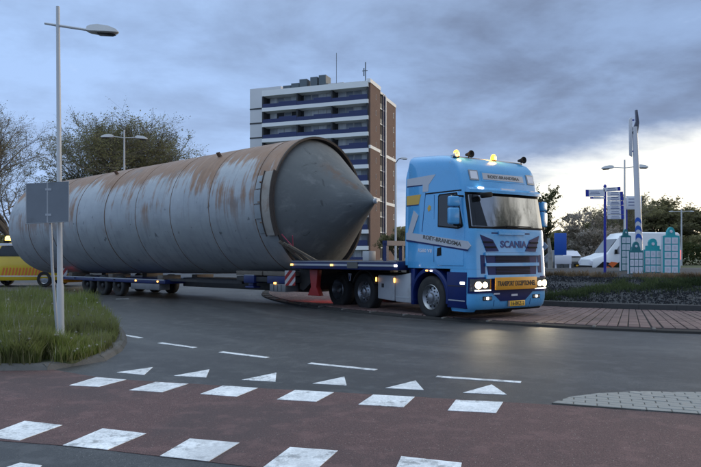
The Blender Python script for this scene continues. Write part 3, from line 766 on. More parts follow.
FP('bumper_seam', 'navy', *rect(-.595, -.585, .30, .50), off=.004, nx=1)
FP('bumper_seam', 'navy', *rect(.585, .595, .30, .50), off=.004, nx=1)
ob = MB().box((.0, -.085, .865), (1.34, .03, .275)).build('oversize_board', M['sign_orange'], TRK, bevel=.008)
F = lambda x, y, z: Matrix.Translation((x, y, z)) @ Matrix.Rotation(pi / 2, 4, 'X')
text('TRANSPORT EXCEPTIONNEL', 'board_lettering', .15, M['ink'], ob, F(0, -.103, .862), .002, .004, 1.22)
bf = MB()
for x in (-.55, .55): bf.rng(x - .02, x + .02, -.07, .02, .74, .99)
bf.build('board_bracket', M['black'], TRK)
npl = MB().box((.10, fy(.1, .40) - .035, .405), (.54, .02, .125)).build('number_plate', M['plate'], TRK, bevel=.004)
text('16-BKZ-2', 'plate_lettering', .11, M['ink'], npl, F(.12, fy(.1, .40) - .047, .402), .001, .002, .42)
MB().box((-.155, fy(.1, .4) - .0465, .405), (.026, .003, .12)).build('plate_band', M['sign_blue'], npl)
me, tx = text('SCANIA', 'front_lettering', .21, M['ink_navy'], TRK, F(.06, 0, 1.735), .006, .006, .86)
for v in me.vertices: v.co.y += fy(v.co.x, v.co.z) - .004
me, tx = text('ROEY-BRANDSMA', 'roof_lettering', .10, M['ink_grey'], TRK, F(0, 0, 3.273), .003, .002, 1.02)
for v in me.vertices: v.co.y += fy(v.co.x, v.co.z) - .014
# groove under the windscreen panel
FP('panel_recess', 'navy', *rect(-.62, -.30, 1.975, 2.005), off=.004, nx=6)
FP('panel_recess', 'navy', *rect(.30, .62, 1.975, 2.005), off=.004, nx=6)
FP('panel_shelf', 'blue', *rect(-.42, .42, 1.955, 2.03), off=.03, th=.03)

# side of the cab (x = -1.25 is the side in view)
XS = -1.25
def SP(name, m, poly, off=.004, th=.02, parent=TRK, both=True, bevel=0):
    for s in ((-1, 1) if both else (-1,)):
        vs = MB()
        n = len(poly); o_ = []; i_ = []
        for (y, z) in poly:
            W = lerp(WZ, z); o_.append((s * (W + off), y, z)); i_.append((s * (W + off - th), y, z))
        vs.add(o_ + i_, [tuple(range(n)), tuple(range(2 * n - 1, n - 1, -1))] + [(k, (k + 1) % n, n + (k + 1) % n, n + k) for k in range(n)])
        r_ = vs.build(name, M[m], parent, bevel=bevel, seg=1)
        if s == -1: first = r_
    return first
dr = SP('door', 'blue', [(.30, 1.26), (1.16, 1.26), (1.26, 1.40), (1.28, 2.86), (1.22, 2.92), (.50, 2.92), (.27, 2.14)], .012, .03, bevel=.008)
dr2 = [o for o in kids(TRK) if o.name.startswith('door')]
wpoly = [(1.12, 2.18), (1.12, 2.83), (1.08, 2.87), (.54, 2.87), (.345, 2.19), (.36, 2.14), (.50, 2.11)]
for dd in dr2:
    s = -1 if dd is dr else 1
    def sp2(name, m, poly, off, th, bevel=0):
        b = MB(); n = len(poly)
        b.add([(s * (lerp(WZ, z) + off), y, z) for y, z in poly] + [(s * (lerp(WZ, z) + off - th), y, z) for y, z in poly],
              [tuple(range(n)), tuple(range(2 * n - 1, n - 1, -1))] + [(k, (k + 1) % n, n + (k + 1) % n, n + k) for k in range(n)])
        return b.build(name, M[m], dd, bevel=bevel, seg=1)
    sp2('window_frame', 'black', [(y + (.03 if y > .7 else -.03), z + (.03 if z > 2.5 else -.03)) for y, z in wpoly], .016, .02)
    sp2('window', 'side_glass', wpoly, .021, .02)
    sp2('window_bar', 'black', [(.44, 2.12), (.475, 2.12), (.66, 2.87), (.625, 2.87)], .026, .02)
    sp2('handle', 'black', [(1.02, 1.49), (1.18, 1.47), (1.16, 1.66), (1.03, 1.68)], .022, .03, .006)
    sp2('door_seam', 'navy', [(1.292, 1.34), (1.302, 1.34), (1.302, 2.9), (1.292, 2.9)], .004, .01)
SP('window_rail', 'black', [(.40, 2.925), (1.62, 2.935), (1.62, 2.965), (.40, 2.955)], .006, .015)
# stripes printed on the side
SP('stripe', 'silver', [(2.32, 1.88), (2.32, 2.05), (2.05, 2.03), (.16, 1.80), (.06, 1.70), (.16, 1.62)], .0145, .012)
SP('stripe_edge', 'navy', [(2.32, 1.84), (2.32, 1.88), (.16, 1.62), (.17, 1.585)], .0145, .012)
SP('stripe', 'silver', [(2.31, 1.93), (2.10, 1.98), (1.86, 2.45), (2.04, 2.58)], .0132, .011)
SP('stripe', 'silver', [(2.33, 3.19), (2.33, 3.37), (1.26, 3.38), (1.50, 3.16), (1.52, 3.0), (1.72, 3.0), (1.72, 3.18)], .005, .012)
SP('stripe', 'gold', [(2.33, 2.72), (2.33, 2.95), (1.78, 2.95), (1.86, 2.72)], .005, .012)
SP('stripe_edge', 'navy', [(2.33, 2.695), (2.33, 2.72), (1.86, 2.72), (1.87, 2.695)], .005, .012)
SP('stripe_edge', 'navy', [(2.33, 3.165), (2.33, 3.188), (1.74, 3.178), (1.74, 3.155)], .005, .012)
SP('cab_seam', 'navy', [(1.72, 2.05), (1.735, 2.05), (1.62, 2.98), (1.605, 2.98)], .004, .01)
SP('emblem', 'gold', [(1.42, 2.56), (1.50, 2.52), (1.54, 2.60), (1.48, 2.68), (1.41, 2.64)], .005, .01)
for s in (-1,):
    sl = atan2(-.27, 1.8)
    mt = Matrix.Translation((XS - .0165, 1.02, 1.832)) @ Matrix.Rotation(-pi / 2, 4, 'Z') @ Matrix.Rotation(pi / 2, 4, 'X') @ Matrix.Rotation(-.152, 4, 'Z')
    text('ROEY-BRANDSMA', 'side_lettering', .125, M['ink_grey'], TRK, mt, .002, .003, 1.32)
    mt = Matrix.Translation((XS - .004, 1.62, 1.60)) @ Matrix.Rotation(-pi / 2, 4, 'Z') @ Matrix.Rotation(pi / 2, 4, 'X') @ Matrix.Rotation(-.03, 4, 'Z')
    text('R580 V8', 'model_lettering', .115, M['sign_white'], TRK, mt, .002, .002, .50)
# rear edge deflector of the cab
for s in (-1, 1):
    rg = []
    for z in (1.25, 1.6, 2.2, 2.9, 3.1, 3.4, 3.72):
        W = lerp(WZ, z); rg.append([(s * (W - .01), 2.24, z), (s * (W + .003), 2.33, z), (s * (W - .005), 2.375, z), (s * (W - .05), 2.375, z)])
    MB().loft(rg).build('side_deflector', M['blue'], TRK, smooth=True, ang=35)
# mirrors
for s in (-1, 1):
    x0 = s * 1.46
    MB().box((x0, .40, 2.68), (.25, .14, .235), rz=s * .25).build('mirror', M['blue'], TRK, bevel=.04, seg=3)
    MB().box((x0, .40, 2.36), (.25, .15, .37), rz=s * .25).build('mirror', M['blue'], TRK, bevel=.04, seg=3)
    am = MB(); am.tube([(s * 1.22, .34, 2.80), (x0, .38, 2.80)], .022, 6); am.tube([(s * 1.22, .34, 2.16), (x0, .38, 2.17)], .03, 6); am.tube([(x0, .38, 2.80), (x0, .38, 2.15)], .02, 6)
    am.build('mirror_arm', M['black'], TRK)
fm = MB(); fm.box((-.84, .02, 2.82), (.34, .09, .12), ry=-.12); fm.build('front_mirror', M['black'], TRK, bevel=.04, seg=3)
fm = MB(); fm.tube([(-1.02, fy(-1.02, 2.8), 2.89), (-.95, .06, 2.84), (-.84, .06, 2.83)], .018, 6); fm.build('mirror_arm', M['black'], TRK)
# roof bar, beacons and horns
rb = MB(); rb.tube([(-1.19, .80, 3.60), (-1.13, .78, 3.74), (1.13, .78, 3.74), (1.19, .80, 3.60)], .02, 8)
for x in (-.9, -.3, .3, .9): rb.tube([(x, .78, 3.74), (x, .82, 3.62)], .014, 6)
rb.build('roof_bar', M['chrome'], TRK, smooth=True)
for x in (-1.03, .16):
    bs = MB().lathe([(3.715, .001), (3.715, .07), (3.75, .07), (3.75, .001)], (x, .78, 0), 'Z', 18).build('beacon_base', M['black'], TRK)
    MB().lathe([(3.75, .066), (3.83, .064), (3.875, .05), (3.893, .03), (3.896, .001)], (x, .78, 0), 'Z', 18).build('beacon', M['amber'], bs, smooth=True, ang=60)
    MB().lathe([(3.76, .068), (3.765, .074), (3.84, .072), (3.84, .066)], (x, .78, 0), 'Z', 18, a0=2.2, a1=3.7).build('beacon_core', M['amber_core'], bs)
    bl = bpy.data.lights.new('beacon_light', 'POINT'); bl.energy = 6; bl.color = (1, .5, .08); bl.shadow_soft_size = .08
    bo = bpy.data.objects.new('beacon_light', bl); C.objects.link(bo); bo.parent = bs; bo.location = (x, .66, 3.9)
for x, mm in ((-.64, 'black'), (1.12, 'black'), (-1.10, 'sign_white')):
    hn = MB(); rr_ = .082 if mm == 'black' else .055
    hn.lathe([(.68, rr_), (.70, rr_ * 1.05), (.75, rr_ * .7), (.87, rr_ * .35), (.90, .001)], (x, 0, 3.83 if mm == 'black' else 3.78), 'Y', 16); hn.lathe([(.682, rr_ * .9), (.705, .001)], (x, 0, 3.83 if mm == 'black' else 3.78), 'Y', 16)
    hn.tube([(x, .78, 3.83), (x, .78, 3.74)], .015, 6); hn.build('air_horn', M[mm], TRK, smooth=True)
for x in (-.2, .36, .52):
    MB().box((x, .76, 3.68), (.10, .07, .05)).build('roof_marker', M['sign_white'], TRK, bevel=.01)
# lower side: wheel arch, steps, tank covers
YF, YM, YD, RW = 1.45, 4.22, 5.57, .505
for s in (-1, 1):
    ar = MB(); ar.lathe([(s * 1.03, .60), (s * 1.24, .585), (s * 1.275, .60), (s * 1.275, .66), (s * 1.24, .70), (s * 1.0, .70)], (0, YF, RW), 'X', 26, a0=-1.75, a1=1.75)
    arch = ar.build('wheel_arch', M['navy'], TRK, smooth=True, ang=40)
    if s == -1:
        for yy in (YF + .06, YF - .10):
            MB().box((-1.285, yy, RW + .63), (.03, .06, .03)).build('marker_lamp', M['lamp_white'] if yy < YF else M['marker'], arch)
    stp = MB().prism([(.22, .32), (.82, .32), (.84, 1.12), (.20, 1.12)], s * 1.262, s * 1.0).build('step_panel', M['navy'], TRK, bevel=.01)
    MB().rng(s * 1.268, s * 1.2, .25, .80, .475, .50).build('step_edge', M['galv'], stp)
    MB().rng(s * 1.268, s * 1.2, .25, .80, .80, .82).build('step_edge', M['chassis'], stp)
    if s == -1: MB().box((-1.27, .32, .88), (.03, .12, .05)).build('marker_lamp', M['lamp_white'], stp)
    MB().prism([(2.04, .30), (2.15, .30), (2.15, 1.17), (2.0, 1.17)], s * 1.25, s * .98).build('mudguard_rear', M['navy'], TRK, bevel=.01)
    MB().prism([(2.17, .32), (2.80, .32), (2.80, .98), (2.19, 1.06)], s * 1.235, s * .62).build('tank_cover', M['grey_tank'], TRK, bevel=.03)
    c2 = MB().prism([(2.835, .33), (3.56, .36), (3.56, .98), (2.835, .98)], s * 1.235, s * .62).build('tank_cover', M['grey_tank'], TRK, bevel=.03)
    MB().rng(s * 1.242, s * 1.2, 2.21, 2.78, .43, .46).build('cover_ledge', M['galv'], TRK)
    MB().rng(s * 1.24, s * 1.2, 3.28, 3.38, .66, .76).build('filler_flap', M['chassis'], c2)
    if s == -1:
        for yy, zz in ((2.815, .86), (3.60, .86)): MB().box((-1.25, yy, zz), (.03, .035, .11)).build('marker_lamp', M['marker'], TRK, bevel=.006)
    for yw, st in ((YF, 'steer'), (YM, 'steer'), (YD, 'drive')):
        if st == 'drive':
            wheel(TRK, s * 1.06, yw, RW, .33, s, 'drive'); wheel(TRK, s * .70, yw, RW, .33, s, 'dark')
        else: wheel(TRK, s * 1.06, yw, RW, .33, s, 'steer')
    for yw in (YM, YD):
        MB().lathe([(s * .86, .57), (s * 1.23, .57), (s * 1.24, .585), (s * 1.23, .60), (s * .86, .60)], (0, yw, RW), 'X', 20, a0=-1.15, a1=1.15).build('mudguard', M['chassis'], TRK, smooth=True, ang=40)
    fl = MB().prism([(4.83, .98), (4.97, .98), (4.92, .78), (4.88, .78)], s * 1.24, s * 1.22).build('emblem_plate', M['sign_white'], TRK)
    MB().prism([(4.86, .965), (4.88, .965), (4.90, .86), (4.92, .965), (4.94, .965), (4.91, .80), (4.89, .80)], s * 1.245, s * 1.24).build('emblem_mark', M['ink_navy'], fl)
    MB().rng(s * .36, s * .44, .85, 6.6, .72, 1.0).build('chassis_rail', M['chassis'], TRK)
    MB().rng(s * .75, s * 1.2, 6.50, 6.58, .62, .80).build('tail_lamp', M['tail'], TRK, bevel=.01)
for yw in (YF, YM, YD): MB().tube([(-1.0, yw, RW), (1.0, yw, RW)], .09, 10).build('axle', M['chassis'], TRK)
cr = MB()
for y in (.9, 2.5, 3.5, 4.9, 6.5): cr.rng(-.36, .36, y - .06, y + .06, .74, .95)
cr.build('cross_member', M['chassis'], TRK)
MB().lathe([(1.0, .55), (1.06, .55), (1.08, .3), (1.06, .001)], (0, 5.2, 0), 'Z', 24).build('fifth_wheel', M['chassis'], TRK)
eng = MB().rng(-.85, .85, .82, 2.3, .45, 1.185).build('engine_bay', M['black'], TRK)
ex = MB(); ex.tube([(-.98, 2.55, 1.05), (-.98, 2.55, 2.1), (-.98, 2.58, 2.32)], [.075, .07, .05], 12); ex.build('exhaust_stack', M['black'], TRK, smooth=True)
hb = MB(); hb.rng(-1.05, 1.05, 2.42, 2.47, 1.02, 1.62)
hb.build('headboard', M['navy_frame'], TRK, bevel=.01)
sus = MB()
for k in range(3):
    x = -.3 + .25 * k; sus.tube([(x, 2.36, 1.75), (x + .05, 2.55, 1.45), (x + .12, 2.75, 1.25), (x + .1, 3.2, 1.12)], .018, 6)
sus.build('air_hose', M['red_paint_and_glow'], TRK)
for s in (-1, 1):                                  # headlamp spots turned sideways to lay light pools on the road
    for dxx in (0,):
        li = bpy.data.lights.new('headlight_pool_spot', 'SPOT'); li.energy = 13; li.color = (1, .86, .58); li.spot_size = radians(40); li.spot_blend = .8; li.shadow_soft_size = .06
        lo = bpy.data.objects.new('headlight_pool_spot', li); C.objects.link(lo); lo.parent = TRK; lo.location = (s * .90, -.10, .84)
        lo.rotation_euler = Vector((-.66, -.72, -.36)).to_track_quat('-Z', 'Y').to_euler()

# ------------------------------------------------------------------ low loader trailer
TH = atan2(.782, .624)
TRL = thing('low_loader_trailer', 'long navy low loader trailer with striped marker boards under the steel tank', 'trailer', (-.84, 18.8, 0), TH)
MB().rng(-1.25, 1.25, -3.55, .05, 1.12, 1.345).build('gooseneck', M['navy_frame'], TRL, bevel=.03)
MB().rng(-1.2, 1.2, -3.5, .0, 1.346, 1.353).build('deck_bounce_sheet', M['wood'], TRL)  # thin brown sheet added to keep the navy reflection off the cone
MB().rng(-1.262, -1.245, -3.5, .02, 1.215, 1.262).build('side_rail', M['galv'], TRL)
MB().rng(-1.27, -1.25, -3.5, .02, 1.322, 1.338).build('side_rail', M['galv'], TRL)
for y in (-1.45, -3.5, .0): MB().box((-1.275, y, 1.235), (.03, .07, .05)).build('marker_lamp', M['marker'] if y > -3 else M['lamp_white'], TRL)
MB().box((-1.27, -2.15, 1.235), (.02, .34, .15)).build('maker_plate', M['ink_grey'], TRL)
gp = MB()
for x in (-1.05, -.35, .35): gp.rng(x - .05, x + .05, -3.1, -3.0, 1.345, 1.80)
gp.rng(-1.1, .4, -3.12, -2.98, 1.74, 1.86); gp.build('stake_frame', M['navy_frame'], TRL)
MB().rng(-1.1, -.8, -2.55, -2.35, 1.345, 1.60).build('stake_box', M['grey_tank'], TRL, bevel=.01)
nk = MB(); nk.prism([(-.6, 1.12), (.05, 1.12), (.05, .55), (-.1, .5), (-.35, .7)], -.9, .9); nk.build('neck_frame', M['chassis'], TRL)
for x in (-.95, .95):
    lg = MB(); lg.prism([(-.75, 1.1), (-.45, 1.1), (-.5, .62), (-.38, .38), (-.82, .38), (-.70, .62)], x - .09, x + .09); lg.build('landing_leg', M['red_paint_and_glow'], TRL, bevel=.01)  # legs coloured red to show the tail lamps' glow on them
def chevron(name, parent, c, w_, h_, rz):
    bd = MB().box((0, 0, 0), (w_, .02, h_)).build(name, M['board_white'], parent); bd.location = c; bd.rotation_euler = (0, 0, rz)
    n = 3; st_ = w_ / 1.5
    for k in range(-1, 4):
        x0 = -w_ / 2 + k * st_; hw_ = st_ * .5
        poly = []
        for (x, z) in ((x0, -h_ / 2), (x0 + hw_, -h_ / 2), (x0 + hw_ + h_ * .75, h_ / 2), (x0 + h_ * .75, h_ / 2)): poly.append((x, z))
        # clip against the board edges
        def clip(pl, xc, keep):
            o_ = []
            for p, q in zip(pl, pl[1:] + pl[:1]):
                a_, b_ = (p[0] - xc) * keep >= 0, (q[0] - xc) * keep >= 0
                if a_: o_.append(p)
                if a_ != b_: t = (xc - p[0]) / (q[0] - p[0]); o_.append((xc, p[1] + (q[1] - p[1]) * t))
            return o_
        poly = clip(clip(poly, -w_ / 2, 1), w_ / 2, -1) if poly else []
        if len(poly) >= 3: MB().prism(poly, -.0135, -.0105, 'XZ').build('red_stripe', M['red_paint_and_glow'], bd)
    return bd
chevron('striped_board', TRL, (-1.32, .02, .86), .29, .42, -TH + .05)
tb = MB().rng(-1.30, -.75, .22, .85, .46, .68).build('tool_box', M['box_dark'], TRL, bevel=.015)
for y in (.38, .53, .68): MB().rng(-1.31, -1.29, y - .004, y + .004, .48, .66).build('box_rib', M['chassis'], tb)
MB().rng(-1.30, -.7, .16, .95, .69, .90).build('outrigger', M['navy_frame'], TRL, bevel=.01)
MB().box((-1.31, .62, .70), (.03, .08, .05)).build('marker_lamp', M['marker'], TRL)
MB().box((-1.31, .12, .93), (.03, .06, .06)).build('marker_lamp', M['lamp_white'], TRL)
MB().box((-1.31, .16, .74), (.03, .06, .06)).build('marker_lamp', M['lamp_white'], TRL)
jk = MB(); jk.rng(-1.30, -.9, 1.50, 1.95, .68, .90); jk.rng(-1.22, -1.08, 1.62, 1.82, .58, .68); jk.rng(-1.28, -1.0, 1.54, 1.90, .53, .58); jk.build('support_jack', M['navy_frame'], TRL, bevel=.01)
MB().rng(-1.28, -.9, 1.52, 1.94, .901, .92).build('jack_cap', M['galv'], TRL)
for k in range(2):
    for x0, x1 in ((-1.26, -.42), (.42, 1.26)):
        MB().rng(x0, x1, .05 + k * 1.16, 1.16 + k * 1.16, .905, 1.03).build('timber_bolster', M['wood'], TRL, bevel=.01)
MB().rng(-1.22, 1.22, .0, 2.35, .72, .87).build('front_deck', M['chassis'], TRL, bevel=.01)
MB().rng(-.45, .45, .0, 6.0, .42, .72).build('spine_beam', M['chassis'], TRL, bevel=.02)
for x in (-1.0, 1.0): MB().rng(x - .05, x + .05, 2.3, 6.0, .62, .70).build('side_beam', M['chassis'], TRL)
MB().rng(-1.25, 1.25, 5.9, 12.9, .52, .655).build('rear_deck', M['navy_frame'], TRL, bevel=.015)
MB().rng(-1.262, -1.25, 5.95, 12.9, .640, .668).build('side_rail', M['galv'], TRL)
for y in (6.3, 7.6, 9.0, 10.4, 11.8, 12.7): MB().box((-1.268, y, .60), (.02, .06, .05)).build('marker_lamp', M['marker'] if y < 8 else M['chassis'], TRL)
MB().rng(-1.24, -.8, 6.25, 7.95, .30, .515).build('tool_box', M['box_dark'], TRL, bevel=.02)
for y in (6.25, 9.35, 12.3):
    for x0, x1 in ((-1.1, -.35), (.35, 1.1)): MB().rng(x0, x1, y, y + .3, .656, .80).build('timber_bolster', M['wood'], TRL, bevel=.01)
for s in (-1, 1):
    for yw in (8.8, 9.88, 10.96): wheel(TRL, s * 1.10, yw, .375, .24, s, 'dark')
for yw in (8.8, 9.88, 10.96): MB().tube([(-1, yw, .375), (1, yw, .375)], .06, 8).build('axle', M['chassis'], TRL)
chevron('striped_board', TRL, (-1.15, 12.95, .76), .40, .40, -TH - .1)
MB().rng(-1.2, 1.2, 12.92, 13.0, .38, .50).build('rear_bumper', M['sign_orange'], TRL)
for x in (-1.0, 1.0): MB().rng(x - .12, x + .12, 13.0, 13.03, .55, .63).build('tail_lamp', M['tail'], TRL)
gl = bpy.data.lights.new('tail_glow', 'POINT'); gl.energy = 14; gl.color = (1, .06, .03); gl.shadow_soft_size = .06
go = bpy.data.objects.new('tail_glow', gl); C.objects.link(go); go.parent = TRK; go.location = (-.95, 6.75, .72)

# ------------------------------------------------------------------ the tank
TNK = thing('steel_tank', 'huge rust streaked grey steel tank with a conical end lying on the trailer', 'tank', (-.84, 18.8, 2.95), TH)
TNK.rotation_euler = Matrix.Rotation(TH, 3, 'Z').to_4x4().to_3x3().__matmul__(Matrix.Rotation(-.0165, 3, 'X')).to_euler()
RT = 2.0
cuts = [0, .75, 2.7, 4.6, 6.5, 8.4, 10.3, 12.2, 14.1, 15.9]
for a, c in zip(cuts, cuts[1:]):
    e = .012; r = RT + U(-.006, .006)
    MB().lathe([(a + .002, r - .025), (a + e, r - .004), (a + .05, r), (c - .05, r), (c - e, r - .004), (c - .002, r - .025)], axis='Y', n=96).build('shell_ring', M['tank'], TNK, smooth=True, ang=25)
for c in cuts[1:-1]:
    MB().lathe([(c - .012, RT - .02), (c - .008, RT + .004), (c + .008, RT + .004), (c + .012, RT - .02)], axis='Y', n=96).build('weld_seam', M['rust'], TNK, smooth=True)
MB().lathe([(.0, RT - .03), (-.006, RT + .012), (.05, RT + .014), (.055, RT - .001)], axis='Y', n=96).build('rim_band', M['rust_dark'], TNK, smooth=True)
MB().lathe([(.002, RT - .026), (.002, RT - .05), (.28, RT - .05)], axis='Y', n=96).build('skirt_inside', M['rust_dark'], TNK, smooth=True)
cp = []
for k in range(15):
    t = k / 14; cp.append((.17 - 2.12 * t, (RT - .055) * (1 - t) + .035 * t))
MB().lathe(cp + [(-1.97, .03), (-1.97, .001)], axis='Y', n=96).build('cone_end', M['cone'], TNK, smooth=True, ang=40)
MB().lathe([(.18, RT - .05), (.16, RT - .085), (.12, RT - .09)], axis='Y', n=96).build('cone_weld', M['rust'], TNK, smooth=True)
MB().lathe([(-1.92, .075), (-1.98, .075), (-2.0, .05), (-2.0, .001)], axis='Y', n=20).build('cone_nozzle', M['galv'], TNK, smooth=True, ang=40)
MB().lathe([(15.9, RT - .02), (16.15, RT * .93), (16.45, RT * .72), (16.62, RT * .4), (16.68, .001)], axis='Y', n=72).build('far_end', M['tank'], TNK, smooth=True, ang=40)
# flange of the opening near the rim, on the near side (angle measured from the top towards -x)
def onshell(y, ang, r): return (-r * sin(ang), y, r * cos(ang))
def patch(name, m, y0, y1, a0, a1, r0, r1, n=10):
    b = MB(); rg = []
    for k in range(n + 1):
        a = a0 + (a1 - a0) * k / n
        rg.append([onshell(y0, a, r0), onshell(y1, a, r0), onshell(y1, a, r1), onshell(y0, a, r1)])
    return b.loft(rg).build(name, M[m], TNK, smooth=True, ang=30)
patch('flange_plate', 'rust_pale', .03, .36, 1.16, 2.02, RT - .01, RT + .10)
patch('flange_edge', 'rust_dark', .36, .385, 1.15, 2.03, RT - .01, RT + .125)
patch('flange_edge', 'rust_dark', .0, .028, 1.15, 2.03, RT - .01, RT + .125)
for k in range(4):
    a = 1.19 + k * .205; patch('reinforcing_plate', 'steel_pale', .42, .74 - .03 * abs(k - 1.5), a, a + .19, RT - .005, RT + .028, 4)
for k in range(3):
    a = 1.30 + k * .27; patch('flange_gusset', 'rust', .388, .50, a - .008, a + .008, RT - .005, RT + .10, 1)
# timber and straps at the lower rim
tm = MB()
for k in range(3):
    a = 2.2 + .02 * k; p = Vector(onshell(.02 - .12 * k, 2.12 + .03 * k, RT + .06)); q = Vector(onshell(-.2 - .28 * k, 2.62 + .02 * k, RT - .06 ))
    MB().tube([p, q], .045, 5).build('lashing_bar', M['wood'], TNK)
for (y0, a0, y1, a1) in ((-.02, 2.05, -.45, 2.45), (-.40, 2.08, -.10, 2.42)):
    MB().tube([onshell(y0, a0, RT - .08), onshell((y0 + y1) / 2, (a0 + a1) / 2, RT - .06), onshell(y1, a1, RT - .08)], .014, 5).build('lashing_strap', M['strap'], TNK)
lug = MB()
for y in (3.2, 9.0): lug.add([onshell(y, .55, RT), onshell(y + .14, .55, RT), onshell(y + .14, .56, RT + .14), onshell(y, .56, RT + .14), onshell(y, .58, RT), onshell(y + .14, .58, RT), onshell(y + .14, .58, RT + .14), onshell(y, .58, RT + .14)], [(0, 1, 2, 3), (4, 7, 6, 5), (0, 4, 5, 1), (2, 6, 7, 3), (1, 5, 6, 2), (0, 3, 7, 4)])
lug.build('lifting_lug', M['rust'], TNK)

# ------------------------------------------------------------------ apartment block
AP_A = atan2(-.34, .94)       # local +x runs along the balcony front to the right, local +y into the depth
APT = thing('apartment_building', 'tall brick apartment block with white slabs and blue balcony parapets', 'building', (3.2, 111, 0), AP_A)
NF, FH, WD, DP = 11, 2.82, 20.5, 16.0
HT = NF * FH
MB().rng(-WD, -.02, 1.5, DP, 0, HT).build('core', M['room_dark'], APT)
MB().rng(-.02, .30, -.1, 5.6, 0, HT + .4).build('end_wall', M['brick'], APT)
MB().rng(-.6, .27, 9.4, DP, 0, HT - .6).build('end_wall', M['brick'], APT)
MB().rng(-.9, -.4, 5.6, 9.4, 0, HT - .2).build('stair_back', M['room_dark'], APT)
for k in range(NF):
    z = k * FH
    MB().rng(-.4, .24, 5.75, 9.3, z - .08, z + .10).build('stair_landing', M['slab'], APT)
    MB().rng(.16, .22, 5.75, 9.3, z + .12, z + .95).build('stair_railing', M['plant_grey'], APT)
for y in (7.2, 8.3): MB().rng(.24, .40, y, y + .22, 0, HT + .1).build('stair_mullion', M['parapet'], APT)
MB().rng(.24, .38, 9.05, 9.35, 0, HT + .1).build('stair_mullion', M['slab'], APT)
for z in (HT * .36, HT * .645):
    MB().rng(.0, .36, -.2, 5.5, z, z + .55).build('wall_band', M['slab'], APT)
    MB().rng(.0, .33, 9.5, DP, z - .3, z + .25).build('wall_band', M['slab'], APT)
MB().rng(-.3, .40, -.4, 5.7, HT + .3, HT + 1.0).build('roof_edge', M['slab'], APT)
MB().rng(-.6, .36, 9.2, DP + .1, HT - .6, HT).build('roof_edge', M['slab'], APT)
MB().rng(-.6, .30, 5.72, 9.18, HT - .15, HT + .25).build('roof_edge', M['slab'], APT)
for k in range(3, NF):
    wn = MB().rng(.26, .33, 3.0, 3.25, k * FH + .9, k * FH + 1.8)  .build('window', M['wall_white'], APT); MB().rng(.32, .345, 3.04, 3.21, k * FH + .96, k * FH + 1.74).build('pane', M['room_dark'], wn)
    w2 = MB().rng(.26, .30, 14.2, 14.7, k * FH - .1, k * FH + .9).build('window', M['slab'], APT); MB().rng(.29, .31, 14.27, 14.63, k * FH, k * FH + .8).build('pane', M['room_dark'], w2)
bays = [(-20.3, -13.6), (-13.4, -6.9), (-6.7, -.2)]
for k in range(NF + 1):
    z = k * FH
    MB().rng(-WD, .0, -.55, 1.5, z - .42, z + (.62 if k == NF else .26)).build('floor_slab', M['slab'], APT)
    if k == NF: break
    for bi, (x0, x1) in enumerate(bays):
        # blue parapet with the lighter inset and raised end screen
        MB().rng(x0 - .08, x1 + .08, -.52, -.44, z + .265, z + .95).build('balcony_parapet', M['parapet'], APT)
        MB().rng(x0 + 3.2, x1 + .05, -.50, -.46, z + .955, z + 1.16 + .1 * ((k + bi) % 2)).build('parapet_screen', M['parapet'], APT)
        for j in range(4):
            xa = x0 + .5 + j * 1.48
            if k == NF - 2 and bi == 0 and j in (1, 3): continue
            f = MB().rng(xa, xa + 1.40, 1.38, 1.49, z + .5, z + 2.38).build('window', M['slab'], APT)
            MB().rng(xa + .06, xa + 1.34, 1.345, 1.40, z + .56, z + 2.32).build('pane', M['curtain'], f)
for x in (-20.4, -13.5, -6.8, -.12):
    MB().rng(x - .16, x + .11, -.40, 1.5, 0, HT - .3).build('pillar', M['room_dark'], APT)
MB().rng(-26.3, -19.6, 5.5, DP + 3, 0, HT + 2.9).build('rear_wing', M['wall_white'], APT)
for k in range(2, NF + 1): MB().rng(-26.32, -20.5, 5.44, 5.5, k * FH - 1.2, k * FH - .95).build('wing_joint', M['room_dark'], APT)
pk = MB(); pl_ = [(-18.2, -16.6, 1.7), (-16.5, -14.9, 2.0), (-14.8, -13.3, 2.6), (-12.6, -11.2, 2.8), (-10.9, -9.5, 3.0)]
for x0, x1, h in pl_: MB().rng(x0, x1, 3.5, 6, HT + .5, HT + .6 + h).build('roof_plant', M['plant_grey'], APT)
MB().rng(-9.4, -6.4, 4.5, 8, HT + .5, HT + 2.2).build('roof_house', M['wall_white'], APT)
an = MB()
an.tube([(-7.2, 3, HT + .6), (-7.2, 3, HT + 7.2)], .05, 5); an.build('roof_mast', M['plant_grey'], APT)
an = MB(); an.tube([(-1.3, 2, HT + .6), (-1.3, 2, HT + 4.6)], .10, 5); an.tube([(-1.9, 2, HT + 3.1), (-.9, 2, HT + 3.1)], .08, 5); an.tube([(-1.6, 2, HT + 2.2), (-1.6, 2, HT + 3.6)], .1, 5); an.build('roof_mast', M['plant_grey'], APT)
for x in (-4.2, -2.9): MB().rng(x, x + .5, 2.2, 2.7, HT + .6, HT + 1.3).build('roof_vent', M['plant_grey'], APT)

